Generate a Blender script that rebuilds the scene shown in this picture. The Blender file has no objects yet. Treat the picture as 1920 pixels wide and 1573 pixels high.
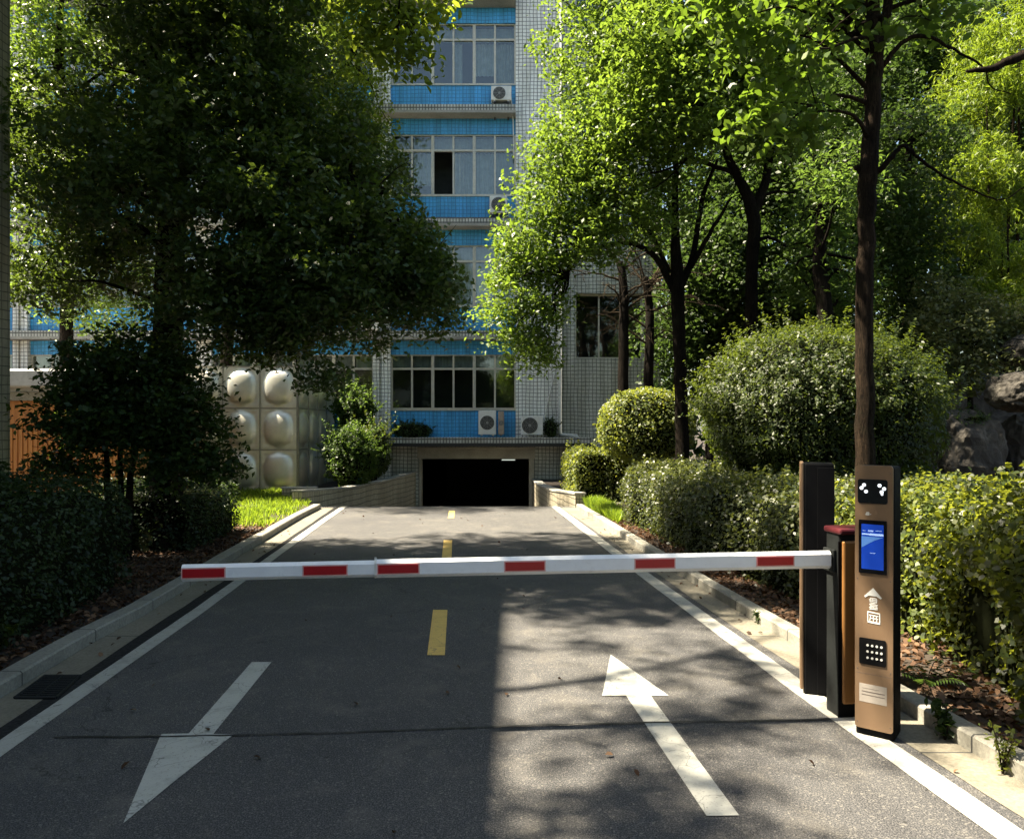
import bpy, bmesh, math, random
import numpy as np
from mathutils import Vector, Matrix, Euler

R = math.radians
scene = bpy.context.scene
COL = scene.collection
random.seed(7)
rng = np.random.default_rng(11)

# ------------------------------------------------------------------ camera
CAM_H = 1.65
F = 1400.0                      # focal length in photo pixels (photo 1920 px wide)
cam_d = bpy.data.cameras.new('camera')
cam_d.sensor_width = 36.0
cam_d.lens = 36.0 * F / 1920.0
cam_d.shift_y = 13.5 / 1920.0
cam_d.clip_start = 0.05
cam_d.clip_end = 1500
cam = bpy.data.objects.new('camera', cam_d)
COL.objects.link(cam)
cam.location = (0, 0, CAM_H)
cam.rotation_euler = (R(90), 0, 0)
scene.camera = cam

# ------------------------------------------------------------------ sky, sun, exposure
SUN_EL, SUN_AZ_BACK = 57.0, 3.0          # the sun stands to the left, a touch beyond the camera's side
to_sun = Vector((-math.cos(R(SUN_EL)) * math.cos(R(SUN_AZ_BACK)),
                 math.cos(R(SUN_EL)) * math.sin(R(SUN_AZ_BACK)), math.sin(R(SUN_EL))))
world = bpy.data.worlds.new('World')
scene.world = world
world.use_nodes = True
wn, wl = world.node_tree.nodes, world.node_tree.links
wn.clear()
sky = wn.new('ShaderNodeTexSky')
sky.sky_type = 'NISHITA'
sky.sun_disc = False
sky.sun_elevation = R(SUN_EL)
sky.sun_rotation = math.atan2(to_sun.x, to_sun.y)
sky.air_density = 1.0
sky.dust_density = 1.5
bg = wn.new('ShaderNodeBackground')
bg.inputs['Strength'].default_value = 0.054
wo = wn.new('ShaderNodeOutputWorld')
tint = wn.new('ShaderNodeMix'); tint.data_type = 'RGBA'; tint.blend_type = 'MULTIPLY'; tint.inputs[0].default_value = 1.0
tint.inputs[7].default_value = (1.0, 0.95, 0.82, 1.0)        # thin summer haze warms the sky light
wl.new(sky.outputs[0], tint.inputs[6])
wl.new(tint.outputs[2], bg.inputs[0])
wl.new(bg.outputs[0], wo.inputs[0])
sun_d = bpy.data.lights.new('sun', 'SUN')
sun_d.energy = 5.0
sun_d.angle = R(0.8)
sun_d.color = (1.0, 0.88, 0.68)
sun = bpy.data.objects.new('sun', sun_d)
COL.objects.link(sun)
sun.rotation_euler = to_sun.to_track_quat('Z', 'Y').to_euler()
sun.location = (-8, 0, 20)
vs = scene.view_settings
vs.view_transform = 'Standard'
vs.look = 'None'
vs.exposure = 2.62
vs.gamma = 1.0
scene.cycles.use_denoising = True
scene.cycles.use_adaptive_sampling = True
scene.cycles.adaptive_threshold = 0.02
scene.cycles.max_bounces = 6
scene.cycles.transparent_max_bounces = 6
scene.cycles.diffuse_bounces = 3

# ------------------------------------------------------------------ helpers
def gp(px, py, z=0.0):
    """point on the level z under photo pixel (px, py)"""
    d = F * (CAM_H - z) / (py - 800.0)
    return Vector(((px - 960.0) / F * d, d, z))
def at(px, py, d):
    return Vector(((px - 960.0) / F * d, d, CAM_H - (py - 800.0) / F * d))

def tag(o, label=None, cat=None, group=None, kind=None):
    if label: o['label'] = label
    if cat: o['category'] = cat
    if group: o['group'] = group
    if kind: o['kind'] = kind
    return o
def thing(name, loc, label, cat, rz=0.0, group=None):
    o = bpy.data.objects.new(name, None)
    o.empty_display_size = 0.2
    COL.objects.link(o)
    o.location = loc
    o.rotation_euler = (0, 0, rz)
    return tag(o, label, cat, group)
def link_mesh(name, me, parent=None, mats=()):
    o = bpy.data.objects.new(name, me)
    COL.objects.link(o)
    for m in mats: me.materials.append(m)
    if parent is not None: o.parent = parent
    return o
def obj(name, bm, mat, parent=None, smooth=False):
    me = bpy.data.meshes.new(name)
    bmesh.ops.recalc_face_normals(bm, faces=bm.faces[:])
    bm.to_mesh(me); bm.free()
    if smooth:
        me.polygons.foreach_set('use_smooth', [True] * len(me.polygons))
    return link_mesh(name, me, parent, mat if isinstance(mat, (list, tuple)) else [mat])
def NB(): return bmesh.new()
def box(bm, x0, x1, y0, y1, z0, z1, mi=0, bev=0.0, seg=2):
    vs_ = [bm.verts.new((x, y, z)) for x in (x0, x1) for y in (y0, y1) for z in (z0, z1)]
    q = [(0,1,3,2),(4,6,7,5),(0,4,5,1),(2,3,7,6),(0,2,6,4),(1,5,7,3)]
    fs = []
    for a in q:
        f = bm.faces.new([vs_[i] for i in a]); f.material_index = mi; fs.append(f)
    if bev > 0:
        es = list({e for f in fs for e in f.edges})
        bmesh.ops.bevel(bm, geom=es, offset=bev, segments=seg, affect='EDGES', profile=0.5)
    return fs
def tube(bm, pts, rad, n=8, cap=True):
    pts = [Vector(p) for p in pts]
    rings = []
    up = Vector((0.13, 0.31, 0.94)).normalized()
    prev = None
    for i, p in enumerate(pts):
        t = (pts[min(i+1, len(pts)-1)] - pts[max(i-1, 0)]).normalized()
        if prev is None:
            a = t.orthogonal().normalized()
        else:
            a = (prev - t * prev.dot(t))
            a = a.normalized() if a.length > 1e-6 else t.orthogonal().normalized()
        prev = a
        b = t.cross(a)
        r = rad[i] if isinstance(rad, (list, tuple)) else rad
        rings.append([bm.verts.new(p + (a * math.cos(2*math.pi*k/n) + b * math.sin(2*math.pi*k/n)) * r) for k in range(n)])
    for i in range(len(rings)-1):
        for k in range(n):
            bm.faces.new((rings[i][k], rings[i][(k+1) % n], rings[i+1][(k+1) % n], rings[i+1][k]))
    if cap:
        bm.faces.new(rings[0][::-1]); bm.faces.new(rings[-1])
def smooth_path(pts, rads, sub=4, jit=0.0, rnd=random):
    """Catmull-Rom through pts"""
    P = [Vector(p) for p in pts]; out = []; rr = []
    n = len(P)
    for i in range(n-1):
        p0, p1, p2, p3 = P[max(i-1,0)], P[i], P[i+1], P[min(i+2,n-1)]
        for k in range(sub):
            t = k / sub
            q = 0.5*((2*p1) + (p2-p0)*t + (2*p0-5*p1+4*p2-p3)*t*t + (3*p1-p0-3*p2+p3)*t*t*t)
            if jit and (i or k): q = q + Vector((rnd.uniform(-jit,jit), rnd.uniform(-jit,jit), rnd.uniform(-jit,jit)))
            out.append(q); rr.append(rads[i]*(1-t)+rads[i+1]*t)
    out.append(P[-1]); rr.append(rads[-1])
    return out, rr
def poly(bm, pts, mi=0):
    f = bm.faces.new([bm.verts.new(p) for p in pts]); f.material_index = mi; return f
def cyl_y(bm, cx, cy, cz, r, depth, n=32, mi=0, sx=1.0):
    """disc/cylinder with its axis along local y, front face at cy-depth"""
    a = [bm.verts.new((cx + sx*r*math.cos(2*math.pi*k/n), cy, cz + r*math.sin(2*math.pi*k/n))) for k in range(n)]
    b = [bm.verts.new((cx + sx*r*math.cos(2*math.pi*k/n), cy-depth, cz + r*math.sin(2*math.pi*k/n))) for k in range(n)]
    for k in range(n):
        f = bm.faces.new((a[k], a[(k+1)%n], b[(k+1)%n], b[k])); f.material_index = mi
    f = bm.faces.new(a); f.material_index = mi
    f = bm.faces.new(b[::-1]); f.material_index = mi

# ------------------------------------------------------------------ materials
def mat_base(name):
    m = bpy.data.materials.new(name); m.use_nodes = True
    nt = m.node_tree; nt.nodes.clear()
    out = nt.nodes.new('ShaderNodeOutputMaterial')
    p = nt.nodes.new('ShaderNodeBsdfPrincipled')
    nt.links.new(p.outputs[0], out.inputs[0])
    return m, nt, p, out
def N(nt, t, **kw):
    n = nt.nodes.new(t)
    for k, v in kw.items():
        setattr(n, k, v)
    return n
def rgb(c): return (c[0], c[1], c[2], 1.0)
def mathn(nt, op, a, b=None, c=None):
    n = nt.nodes.new('ShaderNodeMath'); n.operation = op
    for i, v in enumerate((a, b, c)):
        if v is None: continue
        if isinstance(v, (int, float)): n.inputs[i].default_value = v
        else: nt.links.new(v, n.inputs[i])
    return n.outputs[0]
def mixc(nt, f, a, b, mode='MIX'):
    n = nt.nodes.new('ShaderNodeMix'); n.data_type = 'RGBA'; n.blend_type = mode
    if isinstance(f, (int, float)): n.inputs[0].default_value = f
    else: nt.links.new(f, n.inputs[0])
    for i, v in ((6, a), (7, b)):
        if isinstance(v, tuple): n.inputs[i].default_value = rgb(v)
        else: nt.links.new(v, n.inputs[i])
    return n.outputs[2]
def noise(nt, scale, detail=4, rough=0.6, vec=None, dist=0.0):
    n = nt.nodes.new('ShaderNodeTexNoise')
    n.inputs['Scale'].default_value = scale; n.inputs['Detail'].default_value = detail
    n.inputs['Roughness'].default_value = rough; n.inputs['Distortion'].default_value = dist
    if vec is not None: nt.links.new(vec, n.inputs['Vector'])
    return n
def ramp(nt, fac, stops):
    n = nt.nodes.new('ShaderNodeValToRGB')
    e = n.color_ramp.elements
    while len(e) < len(stops): e.new(0.5)
    for i, (p, c) in enumerate(stops):
        e[i].position = p; e[i].color = rgb(c) if isinstance(c, tuple) else (c, c, c, 1)
    nt.links.new(fac, n.inputs[0])
    return n.outputs[0]
def objco(nt): return nt.nodes.new('ShaderNodeTexCoord').outputs['Object']
def bump(nt, p, h, s=0.3, d=0.01):
    b = nt.nodes.new('ShaderNodeBump'); b.inputs['Strength'].default_value = s; b.inputs['Distance'].default_value = d
    nt.links.new(h, b.inputs['Height']); nt.links.new(b.outputs[0], p.inputs['Normal'])

def simple(name, c, rough=0.5, metal=0.0, var=0.15, scale=9.0, spec=0.5, coat=0.0, fine=0.0):
    m, nt, p, _ = mat_base(name)
    co = objco(nt)
    n = noise(nt, scale, 5, 0.65, co)
    d = tuple(x*(1-var) for x in c); l = tuple(min(1, x*(1+var)) for x in c)
    cc = ramp(nt, n.outputs[0], [(0.3, d), (0.7, l)])
    nt.links.new(cc, p.inputs['Base Color'])
    r = ramp(nt, noise(nt, scale*2.3, 4, 0.6, co).outputs[0], [(0.3, max(0, rough-0.08)), (0.7, min(1, rough+0.1))])
    nt.links.new(r, p.inputs['Roughness'])
    p.inputs['Metallic'].default_value = metal
    p.inputs['Specular IOR Level'].default_value = spec
    p.inputs['Coat Weight'].default_value = coat
    if fine: bump(nt, p, noise(nt, 60, 4, 0.7, co).outputs[0], fine, 0.004)
    return m

def m_asphalt():
    m, nt, p, _ = mat_base('asphalt')
    co = objco(nt)
    fine = noise(nt, 150, 3, 0.72, co)
    v = N(nt, 'ShaderNodeTexVoronoi'); v.inputs['Scale'].default_value = 120; nt.links.new(co, v.inputs['Vector'])
    big = noise(nt, 0.55, 5, 0.6, co)
    base = ramp(nt, fine.outputs[0], [(0.36, (0.015, 0.016, 0.018)), (0.50, (0.046, 0.047, 0.050)), (0.66, (0.165, 0.16, 0.155))])
    chips = ramp(nt, v.outputs['Color'], [(0.72, 0.0), (0.95, 0.75)])
    c1 = mixc(nt, chips, base, (0.20, 0.19, 0.17))
    bl = ramp(nt, big.outputs[0], [(0.33, (0.80, 0.80, 0.82)), (0.66, (1.12, 1.1, 1.06))])
    c2 = mixc(nt, 1.0, c1, bl, 'MULTIPLY')
    # oil stains near the middle of the right lane, darker seam repair
    st = noise(nt, 1.6, 4, 0.7, co, 0.6)
    stm = ramp(nt, st.outputs[0], [(0.66, 0.0), (0.74, 0.5)])
    c3 = mixc(nt, stm, c2, (0.03, 0.03, 0.03))
    # a wet oil drip patch
    sep = N(nt, 'ShaderNodeSeparateXYZ'); nt.links.new(co, sep.inputs[0])
    dx = mathn(nt, 'ADD', sep.outputs[0], 0.02); dy = mathn(nt, 'MULTIPLY', mathn(nt, 'SUBTRACT', sep.outputs[1], 4.02), 0.45)
    rr = mathn(nt, 'SQRT', mathn(nt, 'ADD', mathn(nt, 'MULTIPLY', dx, dx), mathn(nt, 'MULTIPLY', dy, dy)))
    nn = noise(nt, 9, 4, 0.7, co)
    fm = mathn(nt, 'ADD', rr, mathn(nt, 'MULTIPLY', nn.outputs[0], 0.25))
    om = ramp(nt, fm, [(0.16, 0.7), (0.25, 0.0)])
    c4 = mixc(nt, om, c3, (0.018, 0.018, 0.02))
    v2 = N(nt, 'ShaderNodeTexVoronoi'); v2.inputs['Scale'].default_value = 5.5; v2.inputs['Randomness'].default_value = 1.0; nt.links.new(co, v2.inputs['Vector'])
    c5 = mixc(nt, ramp(nt, v2.outputs['Distance'], [(0.03, 0.8), (0.055, 0.0)]), c4, (0.012, 0.012, 0.012))
    du = ramp(nt, noise(nt, 2.6, 6, 0.7, co, 0.4).outputs[0], [(0.52, 0.0), (0.72, 0.35)])
    c6 = mixc(nt, du, c5, (0.17, 0.155, 0.13))
    # hairline cracks
    wv = N(nt, 'ShaderNodeVectorMath', operation='ADD'); nt.links.new(co, wv.inputs[0])
    s3 = N(nt, 'ShaderNodeVectorMath', operation='SCALE'); s3.inputs['Scale'].default_value = 0.9; nt.links.new(noise(nt, 1.3, 5, 0.65, co).outputs['Color'], s3.inputs[0]); nt.links.new(s3.outputs[0], wv.inputs[1])
    v3 = N(nt, 'ShaderNodeTexVoronoi', feature='DISTANCE_TO_EDGE'); v3.inputs['Scale'].default_value = 0.42; nt.links.new(wv.outputs[0], v3.inputs['Vector'])
    ck = mathn(nt, 'MULTIPLY', ramp(nt, v3.outputs[0], [(0.0, 0.8), (0.004, 0.0)]), ramp(nt, big.outputs[0], [(0.45, 0.0), (0.55, 1.0)]))
    c7 = mixc(nt, ck, c6, (0.01, 0.01, 0.01))
    nt.links.new(c7, p.inputs['Base Color'])
    p.inputs['Roughness'].default_value = 0.78
    p.inputs['Specular IOR Level'].default_value = 0.35
    bump(nt, p, fine.outputs[0], 0.55, 0.006)
    return m
def m_concrete(name, c, rough=0.85, joints=0.0, stain=0.5):
    m, nt, p, _ = mat_base(name)
    co = objco(nt)
    n1 = noise(nt, 1.7, 6, 0.65, co); n2 = noise(nt, 45, 4, 0.7, co)
    c1 = ramp(nt, n1.outputs[0], [(0.3, tuple(x*(1-stain*0.55) for x in c)), (0.55, c), (0.75, tuple(min(1, x*1.15) for x in c))])
    c2 = mixc(nt, 0.35, c1, ramp(nt, n2.outputs[0], [(0.3, 0.1), (0.7, 0.9)]), 'OVERLAY')
    if joints:
        sep = N(nt, 'ShaderNodeSeparateXYZ'); nt.links.new(co, sep.inputs[0])
        f = mathn(nt, 'FRACT', mathn(nt, 'DIVIDE', mathn(nt, 'ADD', sep.outputs[1], 40.33), joints))
        g = mathn(nt, 'LESS_THAN', f, 0.012 / joints)
        c2 = mixc(nt, g, c2, (0.03, 0.03, 0.028))
    nt.links.new(c2, p.inputs['Base Color'])
    p.inputs['Roughness'].default_value = rough
    bump(nt, p, n2.outputs[0], 0.35, 0.004)
    return m
def m_paint(name, c, wear=0.5):
    m, nt, p, _ = mat_base(name)
    co = objco(nt)
    n1 = noise(nt, 5, 6, 0.75, co); n2 = noise(nt, 90, 3, 0.7, co)
    v = N(nt, 'ShaderNodeTexVoronoi', feature='DISTANCE_TO_EDGE'); v.inputs['Scale'].default_value = 3.2
    mp = N(nt, 'ShaderNodeVectorMath', operation='ADD'); nt.links.new(co, mp.inputs[0])
    wn_ = noise(nt, 2.5, 4, 0.6, co); sc_ = N(nt, 'ShaderNodeVectorMath', operation='SCALE'); sc_.inputs['Scale'].default_value = 0.5
    nt.links.new(wn_.outputs['Color'], sc_.inputs[0]); nt.links.new(sc_.outputs[0], mp.inputs[1]); nt.links.new(mp.outputs[0], v.inputs['Vector'])
    c1 = ramp(nt, n1.outputs[0], [(0.28, tuple(x*(1-0.45*wear) for x in c)), (0.5, tuple(x*0.93 for x in c)), (0.7, c)])
    cr = ramp(nt, v.outputs[0], [(0.0, 0.75), (0.012, 0.0)])
    c2 = mixc(nt, cr, c1, (0.09, 0.09, 0.085))
    sp = ramp(nt, n2.outputs[0], [(0.58, 0.0), (0.70, 0.75*wear)])
    c3 = mixc(nt, sp, c2, (0.10, 0.10, 0.09))
    nt.links.new(c3, p.inputs['Base Color']); p.inputs['Roughness'].default_value = 0.7
    bump(nt, p, n2.outputs[0], 0.25, 0.003)
    return m
def m_tile(name, c, joint, sx=0.112, sz=0.112, lw=0.17, warp=0.014, var=0.12, rough=0.45):
    """small glazed tiles under a dark wavy net-like joint grid; u runs along the wall, v is height"""
    m, nt, p, _ = mat_base(name)
    co = objco(nt)
    sep = N(nt, 'ShaderNodeSeparateXYZ'); nt.links.new(co, sep.inputs[0])
    w = noise(nt, 1.1, 3, 0.6, co); ws = N(nt, 'ShaderNodeSeparateColor'); nt.links.new(w.outputs['Color'], ws.inputs[0])
    u = mathn(nt, 'ADD', mathn(nt, 'ADD', sep.outputs[0], sep.outputs[1]), mathn(nt, 'MULTIPLY', ws.outputs[0], warp*6))
    v = mathn(nt, 'ADD', sep.outputs[2], mathn(nt, 'MULTIPLY', ws.outputs[1], warp*8))
    fu = mathn(nt, 'FRACT', mathn(nt, 'DIVIDE', mathn(nt, 'ADD', u, 100), sx))
    fv = mathn(nt, 'FRACT', mathn(nt, 'DIVIDE', mathn(nt, 'ADD', v, 100), sz))
    g = mathn(nt, 'MAXIMUM', mathn(nt, 'LESS_THAN', fu, lw), mathn(nt, 'LESS_THAN', fv, lw))
    n1 = noise(nt, 0.8, 5, 0.65, co); n2 = noise(nt, 14, 2, 0.5, co)
    a = ramp(nt, n1.outputs[0], [(0.3, tuple(x*(1-var) for x in c)), (0.7, tuple(min(1, x*(1+var)) for x in c))])
    a = mixc(nt, 0.25, a, ramp(nt, n2.outputs[0], [(0.3, 0.25), (0.7, 0.75)]), 'OVERLAY')
    cc = mixc(nt, mathn(nt, 'MULTIPLY', g, 0.85), a, joint)
    mp = N(nt, 'ShaderNodeMapping'); mp.inputs['Scale'].default_value = (2.2, 2.2, 0.16); nt.links.new(co, mp.inputs[0])
    stq = ramp(nt, noise(nt, 1.6, 6, 0.7, mp.outputs[0]).outputs[0], [(0.42, (0.62, 0.61, 0.57)), (0.6, (1.0, 1.0, 1.0))])
    cc = mixc(nt, 0.75, cc, stq, 'MULTIPLY')
    nt.links.new(cc, p.inputs['Base Color'])
    p.inputs['Roughness'].default_value = rough
    return m
def m_leaf(name, dark, mid, light, trans=(0.20, 0.30, 0.03), tw=0.4, rough=0.48, spec=0.28):
    m, nt, p, out = mat_base(name)
    geo = N(nt, 'ShaderNodeNewGeometry')
    cc = ramp(nt, geo.outputs['Random Per Island'], [(0.0, dark), (0.55, mid), (1.0, light)])
    big = noise(nt, 1.3, 3, 0.6, objco(nt))
    cc = mixc(nt, 1.0, cc, ramp(nt, big.outputs[0], [(0.3, (0.7, 0.78, 0.75)), (0.7, (1.25, 1.18, 1.0))]), 'MULTIPLY')
    nt.links.new(cc, p.inputs['Base Color'])
    p.inputs['Roughness'].default_value = rough
    p.inputs['Specular IOR Level'].default_value = spec
    t = N(nt, 'ShaderNodeBsdfTranslucent')
    tc = mixc(nt, geo.outputs['Random Per Island'], tuple(x*0.75 for x in trans), tuple(min(1, x*1.2) for x in trans))
    nt.links.new(tc, t.inputs[0])
    mx = N(nt, 'ShaderNodeMixShader'); mx.inputs[0].default_value = tw
    nt.links.new(p.outputs[0], mx.inputs[1]); nt.links.new(t.outputs[0], mx.inputs[2])
    nt.links.new(mx.outputs[0], out.inputs[0])
    return m
def m_bark(name, c):
    m, nt, p, _ = mat_base(name)
    co = objco(nt)
    mp = N(nt, 'ShaderNodeMapping'); mp.inputs['Scale'].default_value = (16, 16, 2.6); nt.links.new(co, mp.inputs[0])
    n = noise(nt, 3.2, 7, 0.8, mp.outputs[0], 0.9)
    cc = ramp(nt, n.outputs[0], [(0.38, tuple(x*0.18 for x in c)), (0.52, c), (0.68, tuple(x*2.6 for x in c))])
    big = noise(nt, 1.6, 4, 0.6, co)
    cc = mixc(nt, 1.0, cc, ramp(nt, big.outputs[0], [(0.35, (0.5, 0.5, 0.5)), (0.65, (1.5, 1.4, 1.25))]), 'MULTIPLY')
    moss = ramp(nt, noise(nt, 2.2, 4, 0.6, co).outputs[0], [(0.58, 0.0), (0.72, 0.5)])
    cc = mixc(nt, moss, cc, (0.022, 0.026, 0.012))
    nt.links.new(cc, p.inputs['Base Color']); p.inputs['Roughness'].default_value = 0.95
    p.inputs['Specular IOR Level'].default_value = 0.08
    bump(nt, p, n.outputs[0], 1.0, 0.035)
    return m
def m_glass(name):
    m, nt, p, out = mat_base(name)
    g = N(nt, 'ShaderNodeBsdfGlossy'); g.inputs['Roughness'].default_value = 0.04; g.inputs[0].default_value = (0.85, 0.9, 0.9, 1)
    co = objco(nt); b = N(nt, 'ShaderNodeBump'); b.inputs['Strength'].default_value = 0.06; b.inputs['Distance'].default_value = 0.02
    nt.links.new(noise(nt, 1.4, 3, 0.5, co).outputs[0], b.inputs['Height']); nt.links.new(b.outputs[0], g.inputs['Normal'])
    t = N(nt, 'ShaderNodeBsdfTransparent'); t.inputs[0].default_value = (0.55, 0.62, 0.60, 1)
    fr = N(nt, 'ShaderNodeLayerWeight'); fr.inputs[0].default_value = 0.35
    f = mathn(nt, 'ADD', mathn(nt, 'MULTIPLY', fr.outputs[0], 0.8), 0.10)
    mx = N(nt, 'ShaderNodeMixShader'); nt.links.new(f, mx.inputs[0])
    nt.links.new(t.outputs[0], mx.inputs[1]); nt.links.new(g.outputs[0], mx.inputs[2]); nt.links.new(mx.outputs[0], out.inputs[0])
    return m
def m_emit(name, c, s):
    m, nt, p, out = mat_base(name)
    p.inputs['Base Color'].default_value = rgb(c); p.inputs['Emission Color'].default_value = rgb(c)
    p.inputs['Emission Strength'].default_value = s; p.inputs['Roughness'].default_value = 0.25
    return m

M = {}
M['asphalt'] = m_asphalt()
M['gutter'] = m_concrete('gutter_concrete', (0.16, 0.145, 0.11), joints=2.1)
M['kerb'] = m_concrete('kerb_stone', (0.22, 0.212, 0.18), joints=0.98)
M['concrete'] = m_concrete('concrete', (0.30, 0.29, 0.26))
M['white_line'] = m_paint('white_road_paint', (0.36, 0.355, 0.32), 0.8)
M['white_arrow'] = m_paint('white_arrow_paint', (0.42, 0.42, 0.38), 0.9)
M['yellow_line'] = m_paint('yellow_road_paint', (0.62, 0.42, 0.12), 0.6)
M['seam'] = simple('tar_seam', (0.012, 0.012, 0.012), 0.6)
M['soil'] = m_concrete('soil', (0.03, 0.021, 0.014), rough=1.0)
M['litter'] = m_leaf('dead_leaf', (0.03, 0.015, 0.008), (0.06, 0.032, 0.02), (0.15, 0.09, 0.06), (0.2, 0.08, 0.02), 0.1, 0.7, 0.2)
M['white_tile'] = m_tile('white_wall_tile', (0.80, 0.80, 0.77), (0.06, 0.065, 0.06))
M['grey_shaded_tile'] = m_tile('grey_shaded_wall_tile', (0.46, 0.47, 0.42), (0.04, 0.045, 0.04))  # own grey on the garage walls, painted tree shade on the wing
M['blue_tile'] = m_tile('blue_wall_tile', (0.05, 0.34, 0.70), (0.02, 0.17, 0.38), lw=0.17)
M['ramp_tile'] = m_tile('ramp_wall_tile', (0.42, 0.38, 0.29), (0.09, 0.08, 0.06), sx=0.075, sz=0.13, warp=0.015)
M['edge_tile'] = m_tile('ledge_tile', (0.48, 0.48, 0.44), (0.03, 0.03, 0.03), sx=0.09, sz=0.13, lw=0.3, warp=0.0)
M['near_tile'] = m_tile('side_building_tile', (0.34, 0.33, 0.27), (0.05, 0.05, 0.04), sx=0.11, sz=0.11, lw=0.12, warp=0.01)
M['frame'] = simple('aluminium_frame', (0.46, 0.43, 0.36), 0.45, 0.3)
M['curtain'] = simple('curtain_cloth', (0.44, 0.47, 0.46), 0.9, var=0.2, scale=5)
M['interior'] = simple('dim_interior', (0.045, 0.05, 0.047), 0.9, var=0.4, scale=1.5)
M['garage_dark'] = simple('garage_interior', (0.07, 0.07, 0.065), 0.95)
M['glass'] = m_glass('window_glass')
M['pipe'] = simple('white_pipe', (0.55, 0.55, 0.52), 0.5)
M['header'] = m_concrete('painted_header', (0.33, 0.31, 0.25))
M['dark_metal'] = simple('dark_metal', (0.018, 0.019, 0.021), 0.38, 0.2, spec=0.5)
M['black_plastic'] = simple('black_plastic', (0.003, 0.0032, 0.004), 0.7, spec=0.08)
M['cab_side'] = simple('dark_grey_coat', (0.014, 0.016, 0.016), 0.5, spec=0.2)
M['gold'] = simple('gold_painted_metal', (0.215, 0.140, 0.084), 0.38, 0.35, var=0.05, scale=3)
M['copper'] = simple('copper_painted_metal', (0.30, 0.14, 0.042), 0.38, 0.3, var=0.06, scale=3)
M['red_lid'] = simple('red_plastic_lid', (0.075, 0.012, 0.016), 0.35, var=0.1)
M['arm_white'] = simple('white_arm_metal', (0.72, 0.74, 0.76), 0.32, 0.0, var=0.05, scale=14)
M['red_reflector'] = simple('red_reflector', (0.33, 0.004, 0.010), 0.35, var=0.1, scale=40)
M['pink_edge'] = simple('faded_red_edge', (0.62, 0.36, 0.34), 0.5)
M['black_gloss'] = simple('black_glass', (0.004, 0.004, 0.005), 0.08, coat=0.5)
M['ink_white'] = simple('white_print', (0.58, 0.58, 0.56), 0.6)
M['ink_dark'] = simple('dark_print', (0.10, 0.08, 0.07), 0.6)
M['ink_tan'] = simple('tan_print', (0.24, 0.15, 0.09), 0.6)
M['label_paper'] = simple('paper_label', (0.30, 0.27, 0.24), 0.6)
M['led'] = m_emit('led_lamp', (0.9, 0.95, 1.0), 0.22)
M['screen_blue'] = m_emit('screen_blue', (0.008, 0.045, 0.36), 0.075)
M['screen_pale'] = m_emit('screen_pale', (0.08, 0.2, 0.5), 0.08)
M['screen_text'] = m_emit('screen_text', (0.45, 0.62, 0.85), 0.16)
M['steel'] = simple('stainless_steel', (0.66, 0.63, 0.54), 0.42, 0.75, var=0.12, scale=2.5)
M['steel_seam'] = simple('steel_seam', (0.36, 0.34, 0.29), 0.45, 0.8)
M['ac_white'] = simple('ac_casing', (0.60, 0.60, 0.57), 0.5, var=0.1)
M['ac_rust'] = simple('ac_old_casing', (0.30, 0.24, 0.19), 0.7, var=0.3)
M['grille'] = simple('fan_grille', (0.035, 0.036, 0.035), 0.5)
M['grille_light'] = simple('fan_hub', (0.22, 0.22, 0.21), 0.5)
M['rock'] = None
M['bark'] = m_bark('bark', (0.010, 0.008, 0.0065))
M['bark_brown'] = m_bark('brown_bark', (0.018, 0.013, 0.009))
M['twig'] = m_bark('twig_bark', (0.045, 0.035, 0.025))
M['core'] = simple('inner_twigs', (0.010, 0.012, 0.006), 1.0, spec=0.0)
# foliage
M['leaf_dark'] = m_leaf('dark_evergreen_leaf', (0.0096, 0.0224, 0.0080), (0.0176, 0.0400, 0.0112), (0.0400, 0.0680, 0.0160), (0.1040, 0.1600, 0.0160), 0.30)
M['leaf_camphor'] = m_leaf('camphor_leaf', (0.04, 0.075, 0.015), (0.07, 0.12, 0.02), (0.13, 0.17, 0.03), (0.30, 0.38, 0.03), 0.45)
M['leaf_camphor_shaded'] = m_leaf('camphor_shade_leaf', (0.016, 0.036, 0.013), (0.032, 0.062, 0.02), (0.065, 0.10, 0.03), (0.14, 0.21, 0.02), 0.33, 0.42, 0.5)  # camphor leaf darkened, the left tree's shade put into the colour
M['leaf_lit'] = m_leaf('backlit_leaf', (0.04, 0.07, 0.012), (0.09, 0.13, 0.02), (0.16, 0.20, 0.03), (0.34, 0.42, 0.03), 0.5)  # camphor leaf brightened so the rear crown looks sunlit
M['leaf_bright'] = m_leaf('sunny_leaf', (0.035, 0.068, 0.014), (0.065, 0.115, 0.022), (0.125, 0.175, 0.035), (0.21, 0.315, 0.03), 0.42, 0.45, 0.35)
M['leaf_big'] = m_leaf('broad_leaf', (0.025, 0.052, 0.012), (0.05, 0.085, 0.018), (0.10, 0.14, 0.03), (0.16, 0.26, 0.02), 0.42, 0.45, 0.35)
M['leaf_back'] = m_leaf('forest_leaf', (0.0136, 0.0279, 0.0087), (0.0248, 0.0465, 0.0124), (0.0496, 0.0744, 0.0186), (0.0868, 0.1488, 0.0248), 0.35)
M['leaf_bamboo'] = m_leaf('bamboo_leaf', (0.045, 0.08, 0.012), (0.08, 0.125, 0.015), (0.14, 0.175, 0.02), (0.27, 0.37, 0.025), 0.42)
M['leaf_feather'] = m_leaf('feathery_leaf', (0.0220, 0.0468, 0.0110), (0.0385, 0.0715, 0.0165), (0.0605, 0.0990, 0.0220), (0.1300, 0.2100, 0.0300), 0.5)
M['leaf_box'] = m_leaf('box_hedge_leaf', (0.0274, 0.0430, 0.0140), (0.0547, 0.0782, 0.0172), (0.1095, 0.1251, 0.0274), (0.3400, 0.3800, 0.0400), 0.35, 0.45, 0.35)
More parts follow.
